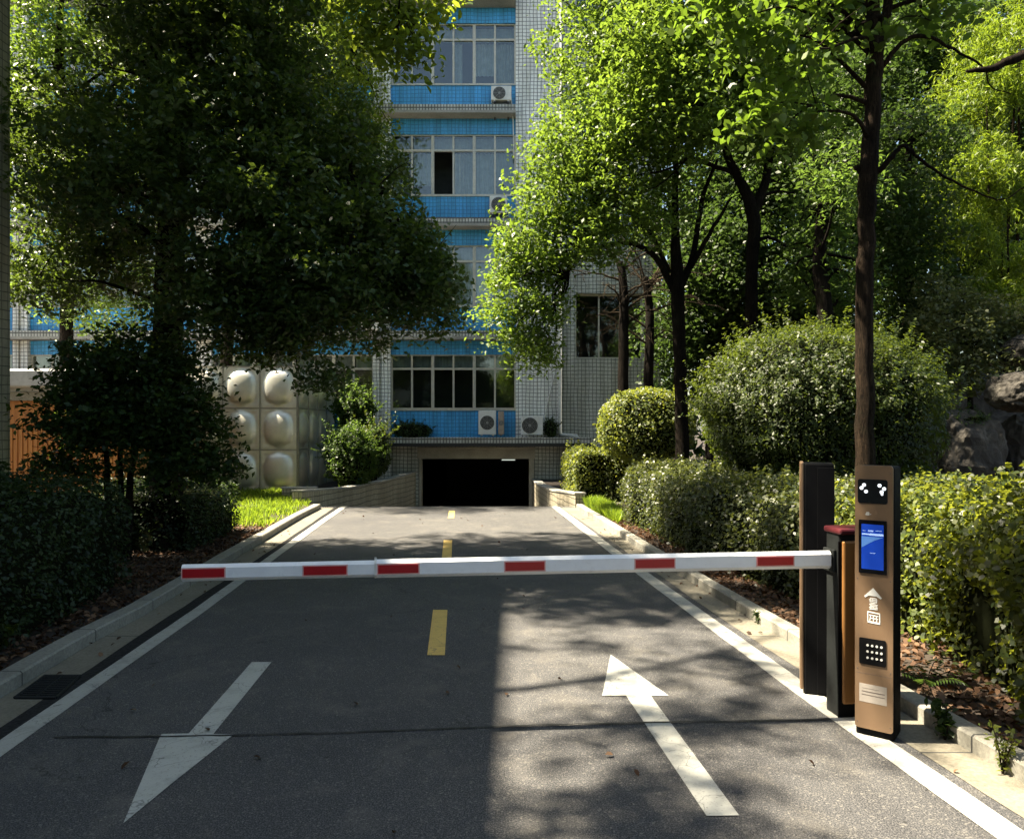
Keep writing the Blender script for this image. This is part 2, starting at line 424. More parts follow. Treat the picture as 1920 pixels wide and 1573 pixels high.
M['leaf_loro'] = m_leaf('purplish_hedge_leaf', (0.014, 0.022, 0.010), (0.032, 0.045, 0.017), (0.085, 0.095, 0.04), (0.16, 0.19, 0.03), 0.3, 0.42, 0.4)
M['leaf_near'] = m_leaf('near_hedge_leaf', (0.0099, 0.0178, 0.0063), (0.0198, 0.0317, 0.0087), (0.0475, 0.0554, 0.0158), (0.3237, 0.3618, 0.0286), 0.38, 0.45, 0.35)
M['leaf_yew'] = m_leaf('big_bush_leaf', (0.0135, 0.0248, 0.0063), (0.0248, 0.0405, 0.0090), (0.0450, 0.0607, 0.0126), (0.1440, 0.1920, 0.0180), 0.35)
M['leaf_shade'] = m_leaf('shade_hedge_leaf', (0.0096, 0.0204, 0.0084), (0.0168, 0.0330, 0.0120), (0.0330, 0.0510, 0.0180), (0.0700, 0.1190, 0.0210), 0.25)  # hedge leaf darkened, shade on the left side put into the colour
M['leaf_pale'] = m_leaf('pale_vine_leaf', (0.0420, 0.0560, 0.0245), (0.0770, 0.0910, 0.0385), (0.1400, 0.1400, 0.0700), (0.1960, 0.2240, 0.0560), 0.35)
M['grass'] = m_leaf('grass_blade', (0.06, 0.11, 0.012), (0.11, 0.18, 0.02), (0.19, 0.25, 0.03), (0.36, 0.50, 0.03), 0.45)

def m_rock():
    m, nt, p, _ = mat_base('rock')
    co = objco(nt)
    n = noise(nt, 2.5, 8, 0.7, co, 0.8)
    cc = ramp(nt, n.outputs[0], [(0.32, (0.02, 0.018, 0.016)), (0.52, (0.045, 0.04, 0.033)), (0.72, (0.12, 0.11, 0.09))])
    nt.links.new(cc, p.inputs['Base Color']); p.inputs['Roughness'].default_value = 0.95
    bump(nt, p, n.outputs[0], 1.0, 0.06)
    return m
M['rock'] = m_rock()
def m_wood():
    m, nt, p, _ = mat_base('orange_boards')
    co = objco(nt)
    mp = N(nt, 'ShaderNodeMapping'); mp.inputs['Scale'].default_value = (6, 6, 0.6); nt.links.new(co, mp.inputs[0])
    n = noise(nt, 2.5, 5, 0.7, mp.outputs[0])
    cc = ramp(nt, n.outputs[0], [(0.3, (0.40, 0.14, 0.03)), (0.7, (0.66, 0.29, 0.07))])
    nt.links.new(cc, p.inputs['Base Color']); p.inputs['Roughness'].default_value = 0.6
    return m
M['wood'] = m_wood()

# ------------------------------------------------------------------ foliage builders (numpy)
def nz(P, f, s=0.0):
    x, y, z = P[:, 0]*f + s, P[:, 1]*f + 1.7*s, P[:, 2]*f - s
    return (np.sin(x*1.0 + 1.3*np.sin(y*0.9)) + np.sin(y*1.3 + 1.1*np.sin(z*1.1 + 2)) + np.sin(z*1.2 + 1.2*np.sin(x*1.2 + 1))) / 3.0
def leaf_arrays(C, L, W, upb=0.6, droop=0.3, fold=0.18, n6=False, jitter=0.35, outward=None, ow=0.0):
    n = len(C)
    nrm = rng.normal(size=(n, 3)); nrm[:, 2] = np.abs(nrm[:, 2]) * 0.8 + upb
    if outward is not None: nrm += outward * ow
    nrm /= np.linalg.norm(nrm, axis=1)[:, None]
    a = rng.normal(size=(n, 3)); a[:, 2] -= droop
    a -= nrm * np.sum(a*nrm, axis=1)[:, None]
    a /= np.linalg.norm(a, axis=1)[:, None]
    b = np.cross(nrm, a)
    s = (1 + rng.uniform(-jitter, jitter, n))[:, None]
    l, w = L*s, W*s
    if not n6:
        V = np.stack([C - a*l*0.5, C + b*w*0.5 + nrm*w*fold - a*l*0.05, C + a*l*0.5, C - b*w*0.5 + nrm*w*fold - a*l*0.05], axis=1)
    else:
        V = np.stack([C - a*l*0.5, C - a*l*0.22 + b*w*0.42 + nrm*w*fold, C + a*l*0.14 + b*w*0.44 + nrm*w*fold,
                      C + a*l*0.5 - nrm*l*0.08, C + a*l*0.14 - b*w*0.44 + nrm*w*fold, C - a*l*0.22 - b*w*0.42 + nrm*w*fold], axis=1)
    return V
def faces_mesh(name, V, mats, parent=None, extra=None):
    """V: (n,k,3) array of separate k-gons; extra: optional bmesh (core) appended with material slot 1"""
    n, k = V.shape[0], V.shape[1]
    ev = []; ef = []
    if extra is not None:
        extra.verts.index_update()
        ev = [tuple(v.co) for v in extra.verts]; ef = [[v.index for v in f.verts] for f in extra.faces]; extra.free()
    nv = n*k + len(ev)
    me = bpy.data.meshes.new(name)
    me.vertices.add(nv)
    co = V.reshape(-1).astype(np.float32)
    if ev: co = np.concatenate([co, np.array(ev, dtype=np.float32).reshape(-1)])
    me.vertices.foreach_set('co', co)
    ls = [k]*0
    tot = n*k + sum(len(f) for f in ef)
    me.loops.add(tot)
    vi = np.arange(n*k, dtype=np.int32)
    if ef: vi = np.concatenate([vi, np.array([i + n*k for f in ef for i in f], dtype=np.int32)])
    me.loops.foreach_set('vertex_index', vi)
    me.polygons.add(n + len(ef))
    st = np.arange(0, n*k, k, dtype=np.int32); lt = np.full(n, k, dtype=np.int32)
    if ef:
        lens = np.array([len(f) for f in ef], dtype=np.int32)
        st = np.concatenate([st, n*k + np.concatenate([[0], np.cumsum(lens)[:-1]]).astype(np.int32)])
        lt = np.concatenate([lt, lens])
    me.polygons.foreach_set('loop_start', st)
    me.polygons.foreach_set('loop_total', lt)
    mi = np.zeros(n + len(ef), dtype=np.int32); mi[n:] = 1
    for m in mats: me.materials.append(m)
    me.polygons.foreach_set('material_index', mi)
    me.update(calc_edges=True)
    o = bpy.data.objects.new(name, me); COL.objects.link(o)
    if parent is not None: o.parent = parent
    return o

def clump_points(lobes, dens, per, sig, flat=0.6, shell=0.45):
    """lobes: (centre Vector, rx, ry, rz[, density factor]) ; clumps of leaves through each lobe's volume"""
    out = []; cents = []
    for lb in lobes:
        c, rx, ry, rz = lb[:4]; k = lb[4] if len(lb) > 4 else 1.0
        area = (rx*ry + ry*rz + rx*rz) / 3 * 4 * math.pi
        nc = max(4, int(dens * area * k))
        d = rng.normal(size=(nc, 3)); d /= np.linalg.norm(d, axis=1)[:, None]
        r = rng.uniform(0, 1, nc) ** shell
        bumpy = 1 + 0.16*nz(d*3.0, 1.0, float(c[0])+c[2])
        P = d * (r*bumpy)[:, None] * np.array([rx, ry, rz]) + np.array(c)
        cents.append(P)
        m = np.maximum(6, (per * rng.uniform(0.4, 1.6, nc)).astype(int))
        idx = np.repeat(np.arange(nc), m)
        sg = sig * rng.uniform(0.6, 1.4, nc)[idx][:, None]
        o = np.clip(rng.normal(size=(len(idx), 3)), -1.6, 1.6) * sg * np.array([1, 1, flat])
        # outer clumps droop a little at the rim
        o[:, 2] -= 0.25*np.hypot(o[:, 0], o[:, 1])
        out.append(P[idx] + o)
    return np.concatenate(out), np.concatenate(cents)
def add_branches(bm, start, cents, n, r0=0.03, r1=0.006, rnd=random, sag=0.15):
    idx = rng.choice(len(cents), min(n, len(cents)), replace=False)
    for i in idx:
        e = Vector(cents[i]); s = start[rnd.randrange(len(start))]
        s = min(start, key=lambda q: (q - e).length + rnd.uniform(0, 0.8))
        m1 = s.lerp(e, 0.4) + Vector((rnd.uniform(-.15, .15), rnd.uniform(-.15, .15), rnd.uniform(0.0, .25)))
        m2 = s.lerp(e, 0.75) + Vector((rnd.uniform(-.12, .12), rnd.uniform(-.12, .12), rnd.uniform(-0.05, .15)))
        p, r = smooth_path([s, m1, m2, e], [r0, r0*0.65, r0*0.35, r1], 3)
        tube(bm, p, r, 5, cap=False)
        for _ in range(2):       # forked twigs
            q = p[rnd.randrange(4, len(p)-1)]
            e2 = q + Vector((rnd.uniform(-.5, .5), rnd.uniform(-.5, .5), rnd.uniform(-.1, .45)))
            tube(bm, [q, q.lerp(e2, .5) + Vector((0, 0, .04)), e2], [r0*0.3, r0*0.2, 0.003], 4, cap=False)
def make_tree(name, label, trunk_paths, lobes, mat, dens=6.0, per=34, sig=0.17, L=0.075, W=0.04, bark='bark',
              branches=40, group=None, cat='tree', flat=0.6, shell=0.45, upb=0.6, droop=0.4, n6=False, br0=0.03, starts=None, extra_branches=()):
    base = Vector(trunk_paths[0][0][0])
    t = thing(name, base, label, cat, group=group)
    bm = NB(); nodes = []
    for pts, rads in trunk_paths:
        p, r = smooth_path(pts, rads, 5, jit=0.012)
        tube(bm, [q - base for q in p], r, 10)
        nodes += p[len(p)//3:] if starts is None else p[starts:]
    # root flare
    tr = obj('trunk', bm, M[bark], t, smooth=True)
    P, cents = clump_points(lobes, dens, per, sig, flat, shell)
    bm = NB()
    if branches:
        add_branches(bm, [Vector(q) - base for q in nodes], cents - np.array(base), branches, br0)
    for pts, rads in extra_branches:
        p, r = smooth_path(pts, rads, 5, jit=0.01)
        b2_ = NB(); tube(b2_, [q - base for q in p], r, 6); obj('limb', b2_, M[bark], t, smooth=True)
    if len(bm.verts): obj('branches', bm, M[bark], t, smooth=True)
    else: bm.free()
    V = leaf_arrays(P - np.array(base), L, W, upb, droop, n6=n6)
    faces_mesh('crown', V, [mat], t)
    return t
def lobe(px, py, rx, ry, d, rd=None, k=1.0):
    c = at(px, py, d)
    a, b = rx/F*d, ry/F*d
    return (c, a, rd if rd else (a+b)/2, b, k)

def section_pts(h, w, n):
    """perimeter samples of a rounded box cross-section: returns offsets (across, up, normal)"""
    s = rng.uniform(0, 2*h + w, n)
    across = np.where(s < h, 0, np.where(s < h + w, s - h, w))
    up = np.where(s < h, s, np.where(s < h + w, h, 2*h + w - s))
    na = np.where(s < h, -1.0, np.where(s < h + w, 0.0, 1.0)); nu = np.where((s >= h) & (s < h + w), 1.0, 0.0)
    return across, up, na, nu
def hedge(name, label, front, depth, h, mat, side=1, dens=1500, L=0.045, W=0.026, rough=0.09, z0=0.05, n6=False, group=None, spikes=0, top_k=1.0, cat='hedge'):
    """front: list of (x, y) along the face nearest the road; side=+1 grows towards +x (perpendicular), -1 towards -x"""
    fr = [Vector((x, y, 0)) for x, y in front]
    base = Vector((sum(p.x for p in fr)/len(fr), sum(p.y for p in fr)/len(fr), z0))
    t = thing(name, base, label, cat, group=group)
    seg = [(fr[i+1]-fr[i]).length for i in range(len(fr)-1)]
    tot = sum(seg); cum = np.concatenate([[0], np.cumsum(seg)])
    FX = np.array([p.x for p in fr]); FY = np.array([p.y for p in fr])
    n = int(dens * (tot*(2*h + depth) + 2*h*depth) * 0.8)
    nend = int(n * (2*h*depth) / (tot*(2*h+depth) + 2*h*depth))
    s = rng.uniform(0, tot, n)
    ac, up, na, nu = section_pts(h, depth, n)
    # end caps
    e = rng.uniform(0, 1, nend); s[:nend] = np.where(e < 0.5, 0, tot)
    ac[:nend] = rng.uniform(0, depth, nend); up[:nend] = rng.uniform(0, h, nend); na[:nend] = 0; nu[:nend] = 0.1
    # round the top corners
    def world(s, ac, up):
        x = np.interp(s, cum, FX); y = np.interp(s, cum, FY)
        s2 = np.clip(s + 0.05, 0, tot); s1 = np.clip(s - 0.05, 0, tot)
        tx = np.interp(s2, cum, FX) - np.interp(s1, cum, FX); ty = np.interp(s2, cum, FY) - np.interp(s1, cum, FY)
        ll = np.hypot(tx, ty); tx /= ll; ty /= ll
        px, py = (ty, -tx) if side > 0 else (-ty, tx)
        return np.stack([x + px*ac, y + py*ac, z0 + up], axis=1), np.stack([px, py], axis=1)
    def shape(s, ac, up, inset):
        u = ac/depth*2 - 1; v = up/h
        # pull in corners
        rc = 0.10*np.clip(v - 0.75, 0, 1)/0.25
        ac2 = depth/2 + (depth/2)*u*(1 - rc) * (1 - inset/(depth/2))
        up2 = up*(1 - inset/h) * (1 - 0.07*np.clip(np.abs(u) - 0.7, 0, 1)/0.3)
        sc = tot/2; s2 = sc + (s - sc)*(1 - inset/sc)
        P, pp = world(s2, ac2, up2)
        b = nz(P, 2.3, 1.0)*0.8 + nz(P, 7.3, 4.0)*0.5
        low = np.clip(v, 0.0, 1)
        return P, pp, b, low
    P, pp, b, low = shape(s, ac, up, np.zeros(n))
    inw = rng.exponential(0.045, n)
    nrm3 = np.stack([pp[:, 0]*na, pp[:, 1]*na, nu], axis=1)
    nrm3[:nend] = np.stack([np.zeros(nend), np.where(s[:nend] < tot/2, -1.0, 1.0), np.zeros(nend)], axis=1)
    P = P + nrm3*((b*rough) - inw)[:, None] + rng.normal(size=(n, 3))*0.018
    # thin the foot of the hedge
    keep = (up > 0.12*h) | (rng.uniform(0, 1, n) < 0.45)
    P, nrm3 = P[keep], nrm3[keep]
    if spikes:     # loose shoots standing out of the clipped top
        si = rng.uniform(0, tot, spikes); ai = rng.uniform(0.02, depth*0.95, spikes)
        B, _ = world(si, ai, np.full(spikes, h)); m = 16
        tt = np.tile(np.linspace(0, 1, m), spikes); hh = np.repeat(rng.uniform(0.06, 0.2, spikes), m)
        Q = np.repeat(B, m, axis=0) + rng.normal(size=(spikes*m, 3))*0.015; Q[:, 2] += tt*hh
        P = np.concatenate([P, Q]); nrm3 = np.concatenate([nrm3, np.tile([0, 0, 0.5], (len(Q), 1))])
    bb = np.array(base)
    V = leaf_arrays(P - bb, L, W, 0.35, 0.1, n6=n6, outward=nrm3, ow=0.8)
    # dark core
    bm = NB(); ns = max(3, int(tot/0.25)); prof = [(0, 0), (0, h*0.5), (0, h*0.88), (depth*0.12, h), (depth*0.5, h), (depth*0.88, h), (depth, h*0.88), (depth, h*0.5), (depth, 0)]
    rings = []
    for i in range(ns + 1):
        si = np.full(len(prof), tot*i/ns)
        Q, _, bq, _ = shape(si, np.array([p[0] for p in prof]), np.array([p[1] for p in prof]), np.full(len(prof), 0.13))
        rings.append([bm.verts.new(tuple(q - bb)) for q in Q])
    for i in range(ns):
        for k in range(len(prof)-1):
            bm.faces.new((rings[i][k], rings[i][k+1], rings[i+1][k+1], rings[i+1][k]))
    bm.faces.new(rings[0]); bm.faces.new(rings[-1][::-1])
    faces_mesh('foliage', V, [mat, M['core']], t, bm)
    return t
def bush(name, label, c, r, mat, dens=1400, L=0.05, W=0.028, rough=0.10, n6=False, core=0.84, spikes=0, cat='bush', group=None, stems=True, pw=2.0, ow=0.7, zmin=0.08, spl=0.28, upb=0.35):
    """rounded shrub: centre c, radii r; leaves lie on a bumpy shell over a dark twiggy core"""
    c = Vector(c); rx, ry, rz = r
    base = Vector((c.x, c.y, zmin))
    t = thing(name, base, label, cat, group=group)
    area = 4*math.pi*(((rx*ry)**1.6 + (ry*rz)**1.6 + (rx*rz)**1.6)/3)**(1/1.6)
    n = int(dens*area)
    d = rng.normal(size=(n, 3)); d /= np.linalg.norm(d, axis=1)[:, None]
    def rad(d):
        f = (np.abs(d[:, 0])**pw + np.abs(d[:, 1])**pw + np.abs(d[:, 2])**pw) ** (-1/pw)
        return f*(1 + rough*(nz(d*6, 1.0, c.x) * 0.6 + nz(d*14, 1.0, c.y)*0.5))
    rr = rad(d)
    inw = rng.exponential(0.055, n)
    P = d*rr[:, None]*np.array([rx, ry, rz]) - d*inw[:, None] + rng.normal(size=(n, 3))*0.02
    od = d.copy()
    if spikes:
        ds = rng.normal(size=(spikes, 3)); ds[:, 2] = np.abs(ds[:, 2])*0.8; ds /= np.linalg.norm(ds, axis=1)[:, None]
        B = ds*rad(ds)[:, None]*np.array([rx, ry, rz]); m = 22
        dirs = ds*0.7 + rng.normal(size=(spikes, 3))*0.35 + np.array([0, 0, 0.45]); ln = rng.uniform(0.3, 1.0, spikes)*spl
        tt = np.tile(np.linspace(-0.2, 1, m), spikes)
        Q = np.repeat(B, m, axis=0) + np.repeat(dirs*ln[:, None], m, axis=0)*tt[:, None] + rng.normal(size=(spikes*m, 3))*0.014
        P = np.concatenate([P, Q]); od = np.concatenate([od, np.repeat(ds, m, axis=0)])
    P = P + np.array(c) - np.array(base)
    k = P[:, 2] > 0.0
    P, od = P[k], od[k]
    V = leaf_arrays(P, L, W, upb, 0.1, n6=n6, outward=od, ow=ow)
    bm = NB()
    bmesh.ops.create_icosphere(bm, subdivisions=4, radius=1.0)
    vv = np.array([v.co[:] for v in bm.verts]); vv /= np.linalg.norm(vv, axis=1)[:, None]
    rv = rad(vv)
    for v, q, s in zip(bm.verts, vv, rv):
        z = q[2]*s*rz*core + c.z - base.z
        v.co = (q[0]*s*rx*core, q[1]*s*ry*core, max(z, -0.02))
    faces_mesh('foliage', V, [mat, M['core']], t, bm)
    if stems:
        bm = NB()
        for i in range(6):
            a = random.uniform(0, 6.28)
            e = Vector((math.cos(a)*rx*0.5, math.sin(a)*ry*0.5, (c.z - base.z)))
            tube(bm, [Vector((math.cos(a)*0.08, math.sin(a)*0.08, -0.03)), e*0.5 + Vector((0, 0, .05)), e], [0.03, 0.022, 0.012], 6)
        obj('stem', bm, M['bark'], t, True)
    return t

# ================================================================== SETTING
def xf(pts, ext=(-0.0685)):
    """photo points on the ground -> function X(Y); straight on beyond both ends"""
    g = sorted([(gp(*p).y, gp(*p).x) for p in pts])
    ys = np.array([a[0] for a in g]); xs = np.array([a[1] for a in g])
    def f(y):
        if y < ys[0]: return float(xs[0] + (y - ys[0]) * -0.0685)
        if y > ys[-1]: return float(xs[-1] + (y - ys[-1]) * -0.075)
        return float(np.interp(y, ys, xs))
    return f
KL = xf([(0, 1310), (177, 1204), (271, 1154), (440, 1048), (560, 975), (612, 948)])       # kerb foot, left
GL = xf([(0, 1366), (325, 1150), (477, 1052), (581, 983), (632, 948)])                    # gutter edge, left
LL = xf([(30, 1383), (366, 1150), (501, 1052), (598, 982), (648, 948)])                   # edge line centre, left
KR = xf([(1920, 1470), (1714, 1348), (1497, 1215), (1327, 1112), (1213, 1039), (1080, 953)])
GR = xf([(1920, 1533), (1718.5, 1409), (1497, 1254), (1420, 1205), (1288, 1115), (1181, 1039), (1056, 955)])
LR = xf([(1905, 1573), (1513, 1300), (1217, 1084), (1157, 1039), (1042, 951)])
WL = lambda y: float(np.interp(y, [15.0, 17.5, 19.8, 22.4, 23.0], [-4.22, -3.80, -3.33, -2.86, -2.86]))   # ramp walls
WR = lambda y: float(np.interp(y, [15.2, 17.5, 20.0, 22.4, 23.0], [1.27, 0.93, 0.70, 0.56, 0.56]))
def zr(y):
    if y < 15.2: return 0.0
    if y < 16.4: return -0.24*(y-15.2)**2/2.4
    return max(-0.144 - 0.24*(y-16.4), -1.63)
YS = [-60, -40, -20, -8, -3, 0, 1, 2, 3] + [3 + i*0.35 for i in range(1, 35)] + [15.3]
YR = YS + [15.4, 15.6, 15.8, 16.0, 16.2, 16.4, 17.0, 17.5, 18.5, 19.8, 21.0, 22.3, 22.6]
def strip(name, fl, fr, mat, z, ys=YS, kind='structure', parent=None, jag=0.0):
    bm = NB(); prev = None
    for y in ys:
        a = bm.verts.new((fl(y) + random.uniform(-jag, jag), y, zr(y) + z)); b = bm.verts.new((fr(y) + random.uniform(-jag, jag), y, zr(y) + z))
        if prev: bm.faces.new((prev[0], prev[1], b, a))
        prev = (a, b)
    o = obj(name, bm, mat, parent)
    if kind: o['kind'] = kind
    return o
road = strip('road', lambda y: KL(y) - 0.02 if y < 15.3 else WL(y) - 0.1, lambda y: KR(y) + 0.02 if y < 15.3 else WR(y) + 0.1, M['asphalt'], 0.0, YR)
YG = [y for y in YS if y < 15.2] + [15.2]
strip('gutter', KL, GL, M['gutter'], 0.004, YG, jag=0.006)
strip('gutter', GR, KR, M['gutter'], 0.004, YG, jag=0.008)
YL = [y for y in YR if y < 16.1]
strip('edge_line', lambda y: LL(y) - 0.062, lambda y: LL(y) + 0.062, M['white_line'], 0.005, YL, kind=None, parent=road, jag=0.003)
strip('edge_line', lambda y: LR(y) - 0.075, lambda y: LR(y) + 0.075, M['white_line'], 0.005, YL, kind=None, parent=road, jag=0.003)
M['edge_asphalt'] = simple('edge_asphalt', (0.022, 0.022, 0.022), 0.9, var=0.5, scale=30, spec=0.1, fine=0.6)
strip('edge_joint', lambda y: GL(y) - 0.004, lambda y: LL(y) - 0.055, M['edge_asphalt'], 0.0025, YG, kind=None, parent=road)
def flat(name, pts, mat, z, parent=road):
    bm = NB(); poly(bm, [gp(px, py).xy.to_3d() + Vector((0, 0, z)) for px, py in pts]); return obj(name, bm, mat, parent)
flat('centre_dash', [(801, 1229), (834, 1229), (839, 1144), (812, 1144)], M['yellow_line'], 0.005)
flat('centre_dash', [(827, 1060), (846, 1060), (848, 1013), (832, 1013)], M['yellow_line'], 0.005)
flat('centre_dash', [(840, 972), (851, 972), (853, 958), (842, 958)], M['yellow_line'], 0.005)
flat('arrow_marking', [(472, 1242), (509, 1242), (400, 1377), (439, 1378), (425, 1388), (322, 1470), (231, 1545), (300, 1382), (303, 1377), (354, 1376)], M['white_arrow'], 0.005)
flat('arrow_marking', [(1325, 1531), (1386, 1530), (1220, 1305), (1254, 1305), (1145, 1228), (1129, 1305), (1174, 1305)], M['white_arrow'], 0.005)
# tar seam across the road, with slight wander
bm = NB(); prev = None
seam_px = [(100, 1384), (300, 1382), (430, 1380), (640, 1375), (860, 1366), (1000, 1361), (1180, 1357), (1400, 1353), (1556, 1349)]
for i in range(57):
    x = 100 + i*26
    y = np.interp(x, [p[0] for p in seam_px], [p[1] for p in seam_px])
    c = gp(x, y); w = 0.006 + random.uniform(-0.002, 0.003)
    j = random.uniform(-0.006, 0.006)
    a = bm.verts.new((c.x, c.y + j - w, 0.008)); b = bm.verts.new((c.x, c.y + j + w, 0.008))
    if prev: bm.faces.new((prev[0], a, b, prev[1]))
    prev = (a, b)
obj('tar_seam', bm, M['seam'], road)

SOIL = 0.065
KH = 0.095
def kerb(f, side, w):
    bm = NB(); ys = [y for y in YS if y <= 15.0] + [15.05]
    prof = [(0, -0.05), (0.0, KH-0.012), (0.012, KH), (w-0.012, KH), (w, KH-0.012), (w, SOIL-0.06)]
    prev = None
    for i, y in enumerate(ys):
        j = random.uniform(-0.004, 0.004)
        ring = [bm.verts.new((f(y) + side*a + j, y, z)) for a, z in prof]
        if prev:
            for k in range(len(prof)-1): bm.faces.new((prev[k], prev[k+1], ring[k+1], ring[k]))
        else: bm.faces.new(ring)
        prev = ring
    bm.faces.new(prev[::-1])
    o = obj('kerb', bm, M['kerb']); o['kind'] = 'structure'
kerb(KL, -1, 0.15)
kerb(KR, 1, 0.125)

bm = NB()
lb = [(KL(y) - 0.145, y) for y in YS] + [(WL(y) - 0.15, y) for y in (15.6, 17.5, 19.8, 22.35)] + [(-3.0, 22.5), (-3.0, 34.5)]
rb = [(KR(y) + 0.12, y) for y in YS] + [(WR(y) + 0.15, y) for y in (15.6, 17.5, 20.0, 22.35)] + [(0.7, 22.5), (0.7, 34.5)]
for i in range(len(lb)-1):
    for xs in ((-150, -30), (-30, -12)):
        pass
    poly(bm, [(-200, lb[i][1], SOIL), (lb[i][0], lb[i][1], SOIL), (lb[i+1][0], lb[i+1][1], SOIL), (-200, lb[i+1][1], SOIL)])
    poly(bm, [(rb[i][0], rb[i][1], SOIL), (200, rb[i][1], SOIL), (200, rb[i+1][1], SOIL), (rb[i+1][0], rb[i+1][1], SOIL)])
poly(bm, [(-200, 34.5, SOIL), (200, 34.5, SOIL), (200, 320, SOIL), (-200, 320, SOIL)])
poly(bm, [(-200, -320, SOIL), (200, -320, SOIL), (200, -60, SOIL), (-200, -60, SOIL)])
bmesh.ops.remove_doubles(bm, verts=bm.verts[:], dist=0.0005)
g = obj('ground', bm, M['soil']); g['kind'] = 'structure'

# ================================================================== TEACHING BUILDING WITH BLUE BANDS
Y0 = 22.4
SC = F / Y0
X_ = lambda px: (px - 960.0) / SC
Z_ = lambda py: CAM_H - (py - 800.0) / SC
bld = thing('office_building', (0, Y0, 0), 'tall white tiled building with blue bands and a dark garage mouth', 'building')
def bpart(name, boxes, mat, parent=bld, bev=0.0):
    for b in boxes:
        bm = NB(); box(bm, b[0], b[1], b[2]-Y0, b[3]-Y0, b[4], b[5], bev=bev); o = obj(name, bm, mat, parent)
    return o
PER = 208.0
NL = 5
zs_win = [(665, 768)] + [(460 - PER*k, 575 - PER*k) for k in range(NL)]
zs_lin = [(636, 665)] + [(430 - PER*k, 460 - PER*k) for k in range(NL)]
zs_spa = [(768, 826)] + [(575 - PER*k, 622 - PER*k) for k in range(NL)]
zs_led = [(622 - PER*k, 636 - PER*k) for k in range(NL)]
bays = [(733, 967, 6), (400, 700, 8), (57, 370, 8), (-260, 28, 8)]
XL, XR = X_(-700), X_(1240)
ztop = Z_(430 - PER*(NL-1)) + 1.2
# back volume and floors
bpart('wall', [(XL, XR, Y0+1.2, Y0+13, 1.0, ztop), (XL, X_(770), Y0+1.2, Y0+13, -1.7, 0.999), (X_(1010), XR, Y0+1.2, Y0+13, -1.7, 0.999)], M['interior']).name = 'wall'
bpart('floor_slab', [(XL, X_(967), Y0+0.16, Y0+1.198, Z_(a)-0.02+0.1, Z_(a)+0.25) for a, b in zs_led] + [(XL, X_(967), Y0+0.16, Y0+1.198, Z_(826), Z_(815))], M['concrete'])
walls_blue = []; walls_lin = []
for (x0, x1, n) in bays:
    for k, (a, b) in enumerate(zs_spa):
        if k == 0 and x0 < 700: b = 905
        walls_blue.append((X_(x0), X_(x1), Y0, Y0+0.15, Z_(b), Z_(a)))
    for a, b in zs_lin:
        walls_lin.append((X_(x0), X_(x1), Y0+0.004, Y0+0.15, Z_(b), Z_(a)))
bpart('spandrel', walls_blue, M['blue_tile'])
bpart('lintel', walls_lin, M['blue_tile'])
bpart('pier', [(X_(a), X_(b), Y0-0.12, Y0+0.3, Z_(z), ztop) for a, b, z in ((700, 712, 905), (717, 733, 905), (370, 400, 905), (28, 39, 905), (44, 57, 905))] +
      [(X_(712), X_(717), Y0-0.04, Y0+0.3, Z_(905), ztop), (X_(39), X_(44), Y0-0.04, Y0+0.3, Z_(905), ztop), (X_(-290), X_(-260), Y0-0.12, Y0+0.3, Z_(905), ztop)], M['white_tile'])
bpart('side_wall', [(X_(967), X_(1047), Y0-0.10, Y0+1.19, Z_(826), ztop)], M['white_tile'])
# right wing with stair windows
wy = Y0 + 0.02
wn_z = [(550 - PER*k, 672 - PER*k) for k in range(NL)]
rw = [(X_(1047), X_(1079), wy, wy+0.3, -1.7, ztop), (X_(1206), XR, wy, wy+0.3, -1.7, ztop), (X_(1079), X_(1206), wy, wy+0.3, -1.7, Z_(672)), (X_(1079), X_(1206), wy, wy+0.3, Z_(550-PER*(NL-1)), ztop)]
for k in range(NL-1): rw.append((X_(1079), X_(1206), wy, wy+0.3, Z_(550-PER*k), Z_(672-PER*(k+1))))
rw += [(XR-0.3, XR, wy+0.302, Y0+1.19, -1.7, ztop)]
bpart('wing_wall', rw, M['grey_shaded_tile'])  # the trees' shade on the wing is put into the darker tile colour
bpart('ledge', [(XL, X_(967)-0.003, Y0-0.42, Y0-0.002, Z_(b)+0.03, Z_(a)-0.02) for a, b in zs_led], M['edge_tile'])
bpart('ledge_soffit', [(XL, X_(967)-0.003, Y0-0.44, Y0-0.002, Z_(b)-0.05, Z_(b)+0.028) for a, b in zs_led], M['concrete'])
bpart('sill', [(X_(x0), X_(x1), Y0-0.03, Y0+0.14, Z_(b)-0.03, Z_(b)+0.02) for (x0, x1, n) in bays for a, b in zs_win], M['frame'])
bpart('parapet', [(XL-0.2, XR+0.2, Y0-0.35, Y0+13.2, ztop, ztop+0.35)], M['concrete'])
# garage mouth
bpart('garage_canopy', [(X_(718), X_(1047)+0.9, 21.5, Y0-0.003, 1.17, 1.335)], M['edge_tile'])
bpart('garage_canopy_slab', [(X_(718)-0.03, X_(1047)+0.93, 21.47, Y0-0.003, 1.08, 1.168)], M['dark_metal'])
bpart('garage_header', [(X_(783), X_(1003), Y0-0.065, Y0+0.3, 0.69, 1.04)], M['header'])
bpart('garage_wall', [(X_(718), X_(786), Y0-0.02, Y0+0.3, -1.7, 1.079), (X_(1000), X_(1047)-0.004, Y0-0.02, Y0+0.3, -1.7, 1.079), (X_(786), X_(1000), Y0, Y0+0.3, 1.041, 1.3)], M['grey_shaded_tile'])
bpart('garage_jamb', [(X_(786), X_(790), Y0-0.06, Y0+0.35, -1.66, 0.688), (X_(992), X_(1001), Y0-0.06, Y0+0.35, -1.66, 0.688)], M['header'])
